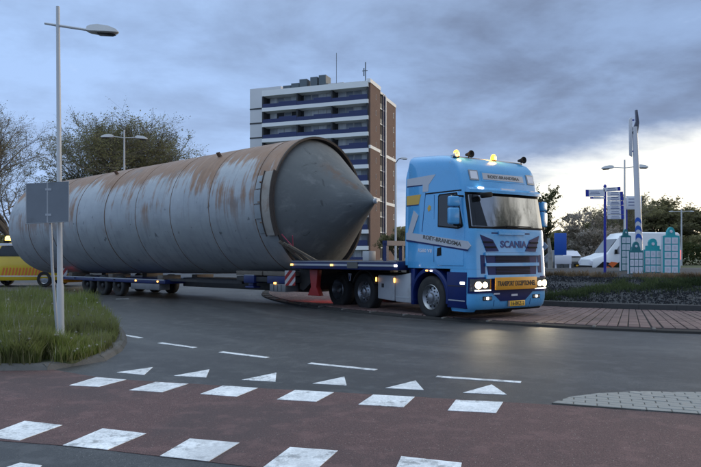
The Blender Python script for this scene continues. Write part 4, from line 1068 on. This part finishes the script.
# ------------------------------------------------------------------ trees
def tree(name, label, loc, seed, H, spread, leafm, nleaf=10, lsize=.09, levels=5, trunk_h=.22, group=None, up=.35, lean=0, base_r=None, twigs=3):
    rnd = random.Random(seed); tb, tw = MB(), MB(); lv, lf = [], []
    base_r = base_r or H * .02
    def leafat(p):
        s = lsize * rnd.uniform(.5, 1.3); a = Vector((rnd.gauss(0, 1), rnd.gauss(0, 1), rnd.gauss(0, 1))).normalized(); c = a.orthogonal().normalized(); e = a.cross(c)
        n = len(lv); lv.extend([p + c * s, p + e * s * .6, p - c * s * .7, p - e * s * .6]); lf.append((n, n + 1, n + 2, n + 3))
    def grow(p, dr_, L, r, lev):
        pts_ = [p]; q = p.copy(); dd = dr_.copy(); ns = 4 if lev < 2 else 3
        for i in range(ns):
            dd = (dd + Vector((rnd.gauss(0, .13), rnd.gauss(0, .13), rnd.gauss(0, .08) + .05 * up))).normalized(); q = q + dd * L / ns; pts_.append(q.copy())
        rad = [r * (1 - .5 * i / ns) for i in range(ns + 1)]
        (tb if lev < 3 else tw).tube(pts_, rad, 6 if lev < 2 else 4 if lev < 3 else 3, cap=False)
        if lev >= levels - 1:
            for k in range(twigs):
                t = rnd.uniform(.2, 1); i = min(int(t * ns), ns - 1); o_ = pts_[i].lerp(pts_[i + 1], t * ns - i)
                td = (dd + Vector((rnd.gauss(0, .6), rnd.gauss(0, .6), rnd.gauss(0, .5)))).normalized(); e_ = o_ + td * L * rnd.uniform(.4, .9)
                tw.tube([o_, e_], [r * .4, r * .2], 3, cap=False)
                for z in range(nleaf // twigs): leafat(o_.lerp(e_, rnd.uniform(.2, 1.1)) + Vector((rnd.gauss(0, .07), rnd.gauss(0, .07), rnd.gauss(0, .07))) * L)
            return
        nch = rnd.choice((3, 3, 4)) if lev == 0 else rnd.choice((2, 3, 3))
        for k in range(nch + (2 if lev in (0, 1) else 1)):
            t = rnd.uniform(.45, 1) if k >= 1 else 1
            i = min(int(t * ns), ns - 1); o_ = pts_[i].lerp(pts_[i + 1], t * ns - i)
            ax = Vector((rnd.gauss(0, 1), rnd.gauss(0, 1), rnd.gauss(0, .5))); ax = (ax - dd * ax.dot(dd)).normalized()
            an_ = rnd.uniform(.3, .95) * spread if k else rnd.uniform(.05, .3)
            nd = (dd * cos(an_) + ax * sin(an_)); nd.z += up * .3; nd.normalize()
            grow(o_, nd, L * rnd.uniform(.62, .86), r * (.5 + .12 * rnd.random()) if k else r * .52, lev + 1)
    grow(Vector((0, 0, -.1)), Vector((lean, 0, 1)).normalized(), H * trunk_h * 1.3, base_r, 0)
    allv = tb.v + tw.v; zmax = max(v[2] for v in allv); k = H / zmax
    tb.v = [(a * k, b_ * k, c * k) for a, b_, c in tb.v]; tw.v = [(a * k, b_ * k, c * k) for a, b_, c in tw.v]
    root = thing(name, label, 'tree', loc, 0, group)
    tb.build('trunk', M['bark'], root, smooth=True, ang=60)
    cr_ = bpy.data.meshes.new('crown'); cr_.from_pydata([tuple(v * k) for v in lv], [], lf); cr_.materials.append(M[leafm]); co = link('crown', cr_, root)
    tm_ = bpy.data.meshes.new('twigs'); tm_.from_pydata(tw.v, [], tw.f); tm_.materials.append(M['twig']); link('twigs', tm_, co)
    return root
GT = 'trees behind the tank and along the roads'
t1 = tree('bare_tree', 'tall wide bare spring tree at the left edge behind the lamp post', (-22.9, 44, 0), 11, 12.6, 1.0, 'leafA', 58, .036, 6, .24, GT, .30, twigs=9); t1.scale = (1.15, 1.15, 1)
t2 = tree('budding_tree', 'round budding brown tree behind the middle of the tank', (-24.8, 61, 0), 23, 14.3, 1.05, 'leafB', 60, .044, 6, .2, GT, .25, twigs=9); t2.scale = (1.5, 1.4, 1)
dup(t2, (-12.6, 58, 0), 2.0, 'lower budding tree behind the tank towards the brick apartment block', (1.2, 1.2, .82))
dup(t1, (-27.5, 62, 0), 2.6, 'small bare tree between the lamp post and the budding tree', (1, 1, .76))
dup(t2, (-34, 70, 0), 1.0, 'budding tree far left behind the yellow van', (1.1, 1.1, .75))
GR = 'trees behind the roundabout'
s1 = tree('olive_tree', 'dense dark olive tree cut by the right edge of the picture', (44.8, 77, .34), 31, 9.6, 1.05, 'leafA', 90, .075, 5, .16, GR, .15, twigs=10); s1.scale = (1.5, 1.4, .95)
s2 = tree('green_bush_tree', 'green bushy tree just right of the truck cab', (20.6, 66, .34), 37, 8.2, 1.1, 'leafC', 70, .06, 5, .14, GR, .15, twigs=4)
s3 = tree('blossom_tree', 'pale blossoming tree behind the grey car', (21.8, 60, .34), 41, 5.6, 1.1, 'leafD', 36, .042, 5, .14, GR, .15, twigs=4)
s4 = tree('brown_tree', 'thin brown spring tree behind the blue signpost', (27.6, 70, .34), 43, 8.0, 1.0, 'leafB', 30, .045, 5, .2, GR, .3, twigs=8)
dup(t1, (37, 12, 0), .4, 'bare tree to the right of the road, seen only as a reflection in the windscreen', (1.2, 1.2, 1.2))
dup(s1, (38.6, 80, .34), 1.3, 'dense dark olive tree between the white mast and the far lamp post', (1.45, 1.45, 1.0))
dup(s1, (34.3, 84, .34), 3.9, 'lower olive tree left of the white mast', (1.1, 1.1, .72))
dup(s4, (31.3, 74, .34), 2.2, 'thin brown spring tree between the signpost and the white mast', .85)
dup(s2, (18.2, 70, .34), 1.9, 'green bushy tree half hidden behind the truck cab', .95)
dup(s3, (24.0, 64, .34), 2.4, 'smaller blossoming tree behind the white van cab', .75)
dup(s1, (6.4, 92, 0), .6, 'tree in the gap between the brick block and the truck', .62)
# hedge along the far side of the road
hv, hf = [], []
rnd = random.Random(5)
for k in range(11000):
    x = rnd.uniform(9, 56); y = 64 + .34 * (x - 9) + rnd.uniform(-1.2, 1.2); h = 2.5 + .9 * mn.noise(Vector((x * .35, 3, 0))) + .4 * mn.noise(Vector((x * 1.4, 7, 0)))
    p = Vector((x, y, .3 + h * rnd.random() ** .8)); a = Vector((rnd.gauss(0, 1), rnd.gauss(0, 1), rnd.gauss(0, 1))).normalized(); c = a.orthogonal().normalized(); e = a.cross(c); s = rnd.uniform(.08, .2); n = len(hv)
    hv += [p + c * s, p + e * s * .7, p - c * s, p - e * s * .7]; hf.append((n, n + 1, n + 2, n + 3))
me = bpy.data.meshes.new('hedge'); me.from_pydata([tuple(v) for v in hv], [], hf); me.materials.append(M['leafC']); hg = stuff(link('hedge', me))
# far wood on the horizon
hv, hf = [], []
for k in range(16000):
    az = rnd.uniform(-.85, .85); D = 240 + rnd.uniform(-6, 6); x = D * math.tan(az * .9); h = 9 + 4 * mn.noise(Vector((x * .03, 1, 0))) + 2.5 * mn.noise(Vector((x * .13, 4, 0)))
    p = Vector((x, D, h * rnd.random() ** .7)); a = Vector((rnd.gauss(0, .5), -1, rnd.gauss(0, .5))).normalized(); c = a.orthogonal().normalized(); e = a.cross(c); s = rnd.uniform(.6, 1.5); n = len(hv)
    hv += [p + c * s, p + e * s * .7, p - c * s, p - e * s * .7]; hf.append((n, n + 1, n + 2, n + 3))
me = bpy.data.meshes.new('far_wood'); me.from_pydata([tuple(v) for v in hv], [], hf); me.materials.append(M['leafA']); stuff(link('far_wood', me))

# ------------------------------------------------------------------ street lamps
def lamp_head(parent, p, ang, L=.62, th=1):
    b = MB(); rg = []
    for t, wv, zt, zb_ in ((0, .05, .05, -.03), (.12, .075, .075, -.05), (.35, .10, .09, -.055), (.7, .105, .075, -.045), (.92, .07, .04, -.03), (1, .02, .005, -.01)):
        rg.append([(t * L, -wv, zb_ * .6), (t * L, -wv * .6, zt), (t * L, wv * .6, zt), (t * L, wv, zb_ * .6), (t * L, wv * .7, zb_), (t * L, -wv * .7, zb_)])
    o = b.loft(rg).build('lamp_head', M['slamp'], parent, smooth=True, ang=40); o.location = p; o.rotation_euler = (0, .08, ang); o.scale = (1, th, th)
    g = MB().loft([[(t * L, -wv, -.05), (t * L, wv, -.05), (t * L, wv * .7, z), (t * L, -wv * .7, z)] for t, wv, z in ((.3, .055, -.055), (.4, .075, -.075), (.8, .07, -.07), (.92, .03, -.055))]).build('lamp_glass', M['steel_dark'], o, smooth=True)
    return o
LP = thing('street_lamp', 'tall grey street lamp with one arm standing in the long grass', 'street lamp', (-4.572, 10.1, .07)); LP.scale = (.92, .92, .945)
lp = MB(); lp.tube([(0, 0, 0), (-.01, 0, 1.0), (-.012, 0, 1.05), (-.05, 0, 5.66)], [.062, .058, .047, .030], 14); lp.build('pole', M['slamp'], LP, smooth=True)
ar = MB(); ar.tube([(-.275, 0, 5.38), (-.05, 0, 5.345), (.49, 0, 5.265)], [.018, .022, .02], 8); ar.build('arm', M['slamp'], LP, smooth=True)
lamp_head(LP, (.45, 0, 5.275), -.03, .55)
def twin(loc, label, H, arm, rz, sc=1):
    t = thing('street_lamp', label, 'street lamp', loc, rz, 'twin arm street lamps')
    p = MB(); p.tube([(0, 0, 0), (0, 0, H)], [.09, .05], 10); p.build('pole', M['slamp'], t, smooth=True)
    for s in (-1, 1):
        q = MB(); q.tube([(0, 0, H - .55), (s * arm * .55, 0, H - .48)], .03, 6); q.build('arm', M['slamp'], t)
        lamp_head(t, (s * arm * .5, 0, H - .48), 0 if s > 0 else pi, arm * .58, 1.7)
    return t
twin((-15.55, 44, 0), 'twin arm street lamp rising behind the tank before the budding tree', 10.1, 1.42, .25)
twin((18.85, 44, .34), 'twin arm street lamp standing beside the white mast', 7.7, 1.42, -.2)
t = thing('street_lamp', 'single arm street lamp between the brick apartment block and the truck', 'street lamp', (3.25, 46, 0))
p = MB(); p.tube([(0, 0, 0), (0, 0, 8.1)], [.09, .05], 8); p.build('pole', M['slamp'], t, smooth=True)
q = MB(); q.tube([(0, 0, 8.1), (.2, 0, 8.4), (.42, 0, 8.45)], .035, 6); q.build('arm', M['plant_grey'], t); lamp_head(t, (.35, 0, 8.45), 0, .5)
t = thing('street_lamp', 'far small street lamp with a double cross arm at the right edge', 'street lamp', (36.2, 70, .34), 0)
p = MB(); p.tube([(0, 0, 0), (0, 0, 6.2)], [.10, .07], 8); p.build('pole', M['slamp'], t, smooth=True)
q = MB(); q.tube([(-1.05, 0, 5.9), (1.05, 0, 5.95)], .04, 6); q.build('arm', M['slamp'], t)
for s in (-1, 1): lamp_head(t, (s * .9, 0, 5.93), 0 if s > 0 else pi, .5)

# traffic sign seen from behind on its leaning post
SG = thing('traffic_sign', 'grey back of a two part traffic sign on a leaning post', 'traffic sign', (-4.53, 9.92, .07)); SG.scale = (.92, .92, 1.0)
sp_ = MB(); sp_.tube([(.0, 0, 0), (-.10, 0, 1.25), (-.155, 0, 2.55)], .024, 10); sp_.build('post', M['galv'], SG, smooth=True)
for x0, x1 in ((-.515, -.165), (-.155, .20)):
    pn = MB(); a_ = .05
    pn.prism([(x0, 1.91 + (x0 + .5) * a_), (x1, 1.91 + (x1 + .5) * a_), (x1, 2.53 + (x1 + .5) * a_), (x0, 2.53 + (x0 + .5) * a_)], -.055, -.045, 'XZ')
    po = pn.build('sign_panel', M['sign_back'], SG)
    fr = MB(); c_ = [(x0, 1.91 + (x0 + .5) * a_), (x1, 1.91 + (x1 + .5) * a_), (x1, 2.53 + (x1 + .5) * a_), (x0, 2.53 + (x0 + .5) * a_)]
    fr.tube([(p[0], -.05, p[1]) for p in c_ + c_[:1]], .009, 5); fr.build('panel_rim', M['galv'], po)
for z in (2.05, 2.44): MB().box((-.14, -.035, z), (.10, .05, .035)).build('clamp', M['galv'], SG)

# ------------------------------------------------------------------ roundabout signs
def at(px, Y): return (px - 350.5) / 640 * Y
def facade(px0, px1, Y, ytop, ysh, m, cols, rows, label, gable, rz=0):
    x0, x1 = at(px0, Y), at(px1, Y); cx, wd = (x0 + x1) / 2, (x1 - x0); z0 = mz(cx, Y) - .03
    zt = 1.5 + (255 - ytop) / 640 * Y - z0; zs_ = 1.5 + (255 - ysh) / 640 * Y - z0
    t = thing('facade_sign', label, 'sculpture', (cx, Y, z0), rz, 'canal house cut-outs on the roundabout')
    h = wd / 2; n = 8
    if gable == 'bell': top = [(h, zs_), (h * .62, zs_ + .02), (h * .5, zs_ + (zt - zs_) * .45)] + [(h * .42 * cos(a * pi / n), zs_ + (zt - zs_) * (.5 + .5 * sin(a * pi / n))) for a in range(n + 1)] + [(-h * .5, zs_ + (zt - zs_) * .45), (-h * .62, zs_ + .02), (-h, zs_)]
    elif gable == 'step': top = [(h, zs_), (h * .72, zs_), (h * .72, zs_ + (zt - zs_) * .35), (h * .45, zs_ + (zt - zs_) * .35), (h * .45, zs_ + (zt - zs_) * .7)] + [(h * .40 * cos(a * pi / n), zs_ + (zt - zs_) * (.7 + .3 * sin(a * pi / n))) for a in range(n + 1)] + [(-h * .45, zs_ + (zt - zs_) * .7), (-h * .45, zs_ + (zt - zs_) * .35), (-h * .72, zs_ + (zt - zs_) * .35), (-h * .72, zs_), (-h, zs_)]
    else: top = [(h, zs_), (h * .55, zs_ + .03)] + [(h * .5 * cos(a * pi / n), zs_ + .03 + (zt - zs_ - .03) * sin(a * pi / n)) for a in range(n + 1)] + [(-h * .55, zs_ + .03), (-h, zs_)]
    poly = [(-h, 0), (h, 0)] + top
    MB().prism(poly, -.04, .06, 'XZ').build('panel', M[m], t)
    MB().rng(h + .001, h + .012, -.042, .062, .0, zs_).build('side_edge', M['pane'], t); MB().rng(-h - .012, -h - .001, -.042, .062, .0, zs_).build('side_edge', M['pane'], t)
    gx, gy = wd / (cols + .35), zs_ / (rows + .25)
    for i in range(cols):
        for j in range(rows):
            xc = -h + gx * (.675 + i); zc_ = gy * (.62 + j)
            wo_ = MB().box((xc, -.046, zc_), (gx * .84, .012, gy * .85)).build('window', M['pane'], t)
            MB().box((xc, -.054, zc_ + gy * .05), (gx * .38, .004, gy * .42)).build('window_print', M['pane_print'], wo_)
    MB().lathe([(-.056, .001), (-.056, h * .16), (-.042, h * .18)], (0, 0, zs_ + (zt - zs_) * .5), 'Y', 12).build('gable_emblem', M['pane'], t)
    return t
facade(620.5, 630.5, 23.4, 229, 236, 'teal_dark', 2, 5, 'tall narrow grey teal canal house cut-out behind the smallest one', 'neck')
facade(628.5, 643, 21.9, 241.5, 251, 'teal_dark', 3, 3, 'smallest dark teal canal house cut-out with a bell gable', 'bell')
facade(643.3, 661.8, 22.1, 238.5, 249.5, 'teal', 3, 3, 'bright teal canal house cut-out with a stepped gable', 'step')
facade(662.2, 679, 21.9, 227, 236, 'teal', 2, 5, 'tallest teal canal house cut-out, rightmost of the row', 'neck')
# signpost with direction boards
Y = 22.6; x = at(605, Y); z0 = mz(x, Y) - .05
SPT = thing('signpost', 'blue signpost carrying a stack of pale direction boards on the roundabout', 'signpost', (x, Y, z0), 0)
MB().tube([(0, 0, 0), (0, 0, 3.07)], .048, 10).build('post', M['post_blue'], SPT, smooth=True)
MB().lathe([(3.07, .06), (3.12, .05), (3.17, .001)], axis='Z', n=10).build('post_cap', M['post_blue'], SPT)
def zpx(y): return 1.5 + (255 - y) / 640 * Y - z0
def board(x0, x1, y0, y1, tilt=0, arrow=0):
    a, c = x0 / 640 * Y, x1 / 640 * Y
    b = MB().box(((a + c) / 2, -.07, (zpx(y0) + zpx(y1)) / 2), (abs(c - a), .035, abs(zpx(y0) - zpx(y1))), ry=tilt).build('direction_board', M['sign_white'], SPT, bevel=.006, seg=1)
    e = c if arrow > 0 else a
    MB().box((e - (.05 if arrow > 0 else -.05), -.072, (zpx(y0) + zpx(y1)) / 2 + (-(e - (a + c) / 2) * math.tan(tilt))), (.10, .039, abs(zpx(y0) - zpx(y1)) * .98), ry=tilt).build('board_end', M['post_blue'], b)
    for k in range(2):
        zz = (zpx(y0) + zpx(y1)) / 2 + (.03 if k else -.03)
        MB().box(((a + c) / 2 - .02, -.0895, zz + ((.0) )), (abs(c - a) * (.45 if k else .55), .003, .018), ry=tilt).build('board_print', M['ink_navy'], b)
board(-20, -1.2, 189.6, 196.6, -.02, -1); board(-15.5, -1.2, 197.2, 199, 0, -1)
board(-2.5, 14.5, 187.5, 191.5, -.06, 1)
for k in range(6): board(1.2 + .4, 17 + .3 * k * .6, 191.8 + k * 4.65, 196.1 + k * 4.65, -.01, 1)
# sign panel on the twin lamp side
Y2 = 26; x = at(634, Y2); z0 = mz(x, Y2) - .05
t = thing('information_sign', 'pale information sign on two legs behind the white mast', 'sign', (x, Y2, z0))
def z2(y): return 1.5 + (255 - y) / 640 * Y2 - z0
MB().rng(-.31, .31, -.03, .03, z2(209.5), z2(196)).build('panel', M['sign_white'], t, bevel=.01)
for xx in (-.27, .27): MB().tube([(xx, .06, 0), (xx, .06, z2(197))], .03, 8).build('leg', M['post_blue'], t)
for k in range(3): MB().rng(-.24, .2 - .08 * k, -.034, -.03, z2(199.5 + k * 3), z2(198.8 + k * 3)).build('panel_print', M['ink_navy'], t)
# leaning mast
Y3 = 23.6; x = at(640.3, Y3); z0 = mz(x, Y3) - .05
MS = thing('leaning_mast', 'tall white leaning mast with blue spiral stripes and a dark hook at its top', 'sculpture', (x, Y3, z0))
HM = 1.5 + (255 - 116) / 640 * Y3 - z0; dx = at(634.3, Y3) - x
def mp(t): return Vector((dx * t, 0, HM * t))
def seg(t0, t1, m, nm, r=.115):
    return MB().tube([mp(t0), mp(t1)], [r * (1.08 - .30 * t0), r * (1.08 - .30 * t1)], 16).build(nm, M[m], MS, smooth=True)
seg(0, .135, 'post_blue', 'mast_foot'); seg(.1352, .93, 'mast', 'mast_body')
for k in range(3):                                # diagonal bands wrapped round the tube
    b = MB(); t0 = .150 + .052 * k; n = 20; rg = []
    for i in range(n + 1):
        a = 2 * pi * i / n
        row = []
        for tt in (t0 + .035 * (1 - cos(a)) / 1.0, t0 + .026 + .035 * (1 - cos(a)) / 1.0):
            c = mp(tt); r = .115 * (1.08 - .30 * tt) + .003; row.append((c.x + r * sin(a + .6), c.y + r * cos(a + .6), c.z))
        rg.append(row)
    b.loft(rg, cap=False, closed=False).build('blue_band', M['sign_blue'], MS, smooth=True)
hk = MB(); tp = mp(.93)
hk.prism([(tp.x - .10, tp.z - .25), (tp.x + .10, tp.z - .25), (tp.x + .15, tp.z + .15), (tp.x + .09, tp.z + .62), (tp.x + .02, tp.z + .62), (tp.x + .04, tp.z + .2), (tp.x - .02, tp.z + .05)], -.05, .05, 'XZ'); hk.build('hook', M['steel_dark'], MS, bevel=.01)
sp2_ = MB(); sp2_.prism([(tp.x - .20, tp.z - 1.05), (tp.x - .10, tp.z - 1.1), (tp.x - .10, tp.z + .30), (tp.x - .16, tp.z + .36), (tp.x - .22, tp.z + .25)], -.03, .03, 'XZ'); sp2_.build('side_blade', M['mast'], MS, bevel=.01)
for dz_ in (-.9, .25): MB().box((tp.x - .10, 0, tp.z + dz_), (.16, .03, .05)).build('blade_bracket', M['post_blue'], MS)
# blue sign with white panel and a stone
Y4 = 27.5
x = at(560.5, Y4); z0 = mz(x, Y4) - .05
t = thing('blue_sign', 'plain blue upright sign above a white panel right of the truck', 'sign', (x, Y4, z0))
def z4(y): return 1.5 + (255 - y) / 640 * Y4 - z0
MB().rng(-.26, .25, -.04, .04, z4(255), z4(233)).build('blue_panel', M['sign_blue'], t, bevel=.01)
MB().rng(-.24, .46, -.06, -.02, z4(264), z4(255.5)).build('white_panel', M['sign_white'], t, bevel=.01)
for xx in (-.2, .42): MB().rng(xx - .03, xx + .03, -.015, .035, 0, z4(256)).build('leg', M['sign_white'], t)
x = at(550, 26.5); z0 = mz(x, 26.5) - .03
mp_ = MB(); mp_.tube([(0, 0, 0), (.02, 0, .5), (-.06, 0, 1.30)], [.10, .09, .06], 7)
tag(mp_.build('marker_post', M['cobble'], None, smooth=True), 'pale leaning marker post beside the blue sign', 'post').location = (x, 26.5, z0)

# ------------------------------------------------------------------ vehicles in the background
def smallwheel(parent, x, y, r, wd, s, chrome=True):
    t_ = MB().lathe([(-wd / 2, r * .6), (-wd / 2, r * .95), (-wd * .4, r), (wd * .4, r), (wd / 2, r * .95), (wd / 2, r * .62), (wd * .3, r * .6)], axis='X', n=24).build('wheel', M['rubber'], parent, smooth=True, ang=50)
    t_.location = (x, y, r); t_.rotation_euler = (0, 0, 0 if s > 0 else pi)
    rb_ = MB(); rb_.lathe([(wd * .3, r * .62), (wd * .46, r * .60), (wd * .3, r * .5), (wd * .34, r * .2), (wd * .36, .001)], axis='X', n=20); rb_.build('rim', M['chrome'] if chrome else M['chassis'], t_, smooth=True, ang=40)
def body_loft(rows, n=None):
    """rows: (y, half-width, z-bottom, z-belt, z-top, roof half-width)"""
    rg = []
    for (y, hw_, zb_, zm, zt, rw) in rows:
        rg.append([(-hw_ * .94, y, zb_), (hw_ * .94, y, zb_), (hw_, y, zb_ + .12), (hw_, y, zm), (rw, y, zt - .06), (rw * .9, y, zt), (-rw * .9, y, zt), (-rw, y, zt - .06), (-hw_, y, zm), (-hw_, y, zb_ + .12)])
    return MB().loft(rg)
# white van: local +x forward-left? body along local y, front at y = 0
VAN = thing('white_van', 'white delivery van with coloured stripes parked beyond the canal house cut-outs', 'van', (at(585, 41.5), 41.5, gz(15, 41.5)), -radians(84))
vb = body_loft([(0, .80, .40, .85, 1.00, .78), (.10, .93, .30, .95, 1.10, .88), (.75, .98, .28, 1.05, 1.28, .90), (1.05, .99, .28, 1.15, 1.42, .88), (1.75, 1.0, .28, 1.45, 2.35, .80), (2.1, 1.0, .28, 1.5, 2.66, .84), (2.6, 1.0, .28, 1.6, 2.76, .88), (5.85, 1.0, .30, 1.6, 2.74, .88), (5.95, .97, .34, 1.6, 2.68, .86)])
vb.build('body', M['white'], VAN, smooth=True, ang=28)
for s in (-1, 1):
    for yw in (1.0, 4.6): smallwheel(VAN, s * .90, yw, .35, .22, s)
    MB().prism([(1.45, 1.35), (2.35, 1.35), (2.35, 2.05), (1.95, 2.05)], s * 1.006, s * .90).build('door_window', M['glass'], VAN)
    for k, mm in enumerate(('black', 'orange_red', 'leafC')):
        MB().prism([(.25 + k * .55, .50), (.9 + k * .55, .48), (1.15 + k * .55, .80), (.7 + k * .55, .86)], s * 1.008, s * .98).build('side_stripe', M[mm], VAN)
    MB().rng(s * .55, s * .9, -.02, .06, .72, .90).build('headlight', M['sign_white'], VAN)
    MB().rng(s * .82, s * .96, 5.93, 5.985, 1.0, 1.6).build('tail_light', M['tail'] if s < 0 else M['tail'], VAN)
    MB().box((s * 1.12, 1.5, 1.5), (.2, .1, .28)).build('mirror', M['black'], VAN, bevel=.02)
MB().prism([(1.10, 1.46), (1.74, 2.30), (1.70, 2.32), (1.05, 1.48)], -.80, .80).build('windscreen', M['glass'], VAN)
MB().rng(-.90, .90, -.05, .05, .36, .62).build('bumper', M['black'], VAN, bevel=.03)
CAR = thing('grey_car', 'small grey car facing the camera beside the white van', 'car', (at(579.5, 43.5), 43.5, gz(14, 43.5)), radians(8))
body_loft([(0, .70, .35, .62, .72, .66), (.12, .84, .22, .70, .80, .76), (.9, .88, .20, .85, .98, .76), (1.05, .88, .20, .9, 1.04, .74), (1.65, .88, .20, .95, 1.46, .60), (2.0, .88, .20, .95, 1.54, .62), (3.2, .88, .20, .95, 1.50, .62), (3.9, .86, .24, .95, 1.1, .66), (4.05, .8, .3, .8, .95, .66)]).build('body', M['car_grey'], CAR, smooth=True, ang=28)
MB().prism([(1.02, 1.07), (1.60, 1.44), (1.57, 1.46), (.99, 1.09)], -.64, .64).build('windscreen', M['pane'], CAR)
for s in (-1, 1):
    for yw in (.8, 3.3): smallwheel(CAR, s * .78, yw, .31, .2, s)
    MB().rng(s * .45, s * .78, .03, .12, .58, .70).build('headlight', M['sign_white'], CAR)
    MB().box((s * .98, 1.2, 1.0), (.18, .1, .12)).build('mirror', M['car_grey'], CAR, bevel=.02)
MB().rng(-.40, .40, -.02, .05, .38, .58).build('grille', M['black'], CAR); MB().rng(-.26, .26, -.035, -.021, .40, .50).build('number_plate', M['plate'], CAR)
# yellow escort van at the left
YV = thing('yellow_van', 'yellow escort van with orange chevrons and a glowing amber light bar', 'van', (-18.1, 31, 0), -radians(90))
YV.scale = (1, 1, 1.08)
body_loft([(0, .82, .40, .85, .95, .78), (.10, .93, .30, .95, 1.08, .86), (.8, .96, .28, 1.05, 1.22, .86), (1.6, .97, .28, 1.3, 1.86, .76), (2.2, .97, .28, 1.3, 1.95, .80), (4.75, .97, .30, 1.3, 1.93, .80), (4.9, .93, .34, 1.2, 1.85, .78)]).build('body', M['yellow'], YV, smooth=True, ang=28)
for s in (-1, 1):
    for yw in (1.0, 3.72): smallwheel(YV, s * .88, yw, .34, .22, s)
    for y0, y1 in ((1.75, 2.6), (2.7, 3.6), (3.7, 4.7)):
        MB().prism([(y0 - (.3 if y0 < 2 else 0), 1.34), (y1, 1.34), (y1, 1.78), (y0, 1.78)], s * .985, s * .80).build('side_window', M['side_glass'], YV)
    for k in range(13):
        y0 = 1.72 + k * .155; MB().prism([(y0, .50), (y0 + .075, .50), (y0 + .16, .84), (y0 + .085, .84)], s * .976, s * .95).build('chevron_mark', M['orange_red'], YV)
    MB().rng(s * .974, s * .95, 1.66, 4.75, .455, .49).build('side_stripe', M['sign_white'], YV)
    MB().rng(s * .985, s * .80, 1.6, 4.72, 1.80, 1.90).build('roof_rail', M['sign_white'], YV)
MB().rng(-.6, .6, 1.62, 1.87, 1.93, 2.03).build('light_bar', M['black'], YV)
for x in (-.45, .45):
    MB().lathe([(2.03, .001), (2.03, .13), (2.16, .12), (2.22, .07), (2.24, .001)], (x, 1.75, 0), 'Z', 14).build('amber_lamp', M['amber_core'], YV, smooth=True, ang=60)
yl = bpy.data.lights.new('amber_glow', 'POINT'); yl.energy = 90; yl.color = (1, .45, .06); yl.shadow_soft_size = .2
yo = bpy.data.objects.new('amber_glow', yl); C.objects.link(yo); yo.parent = YV; yo.location = (-.9, 1.5, 2.35)
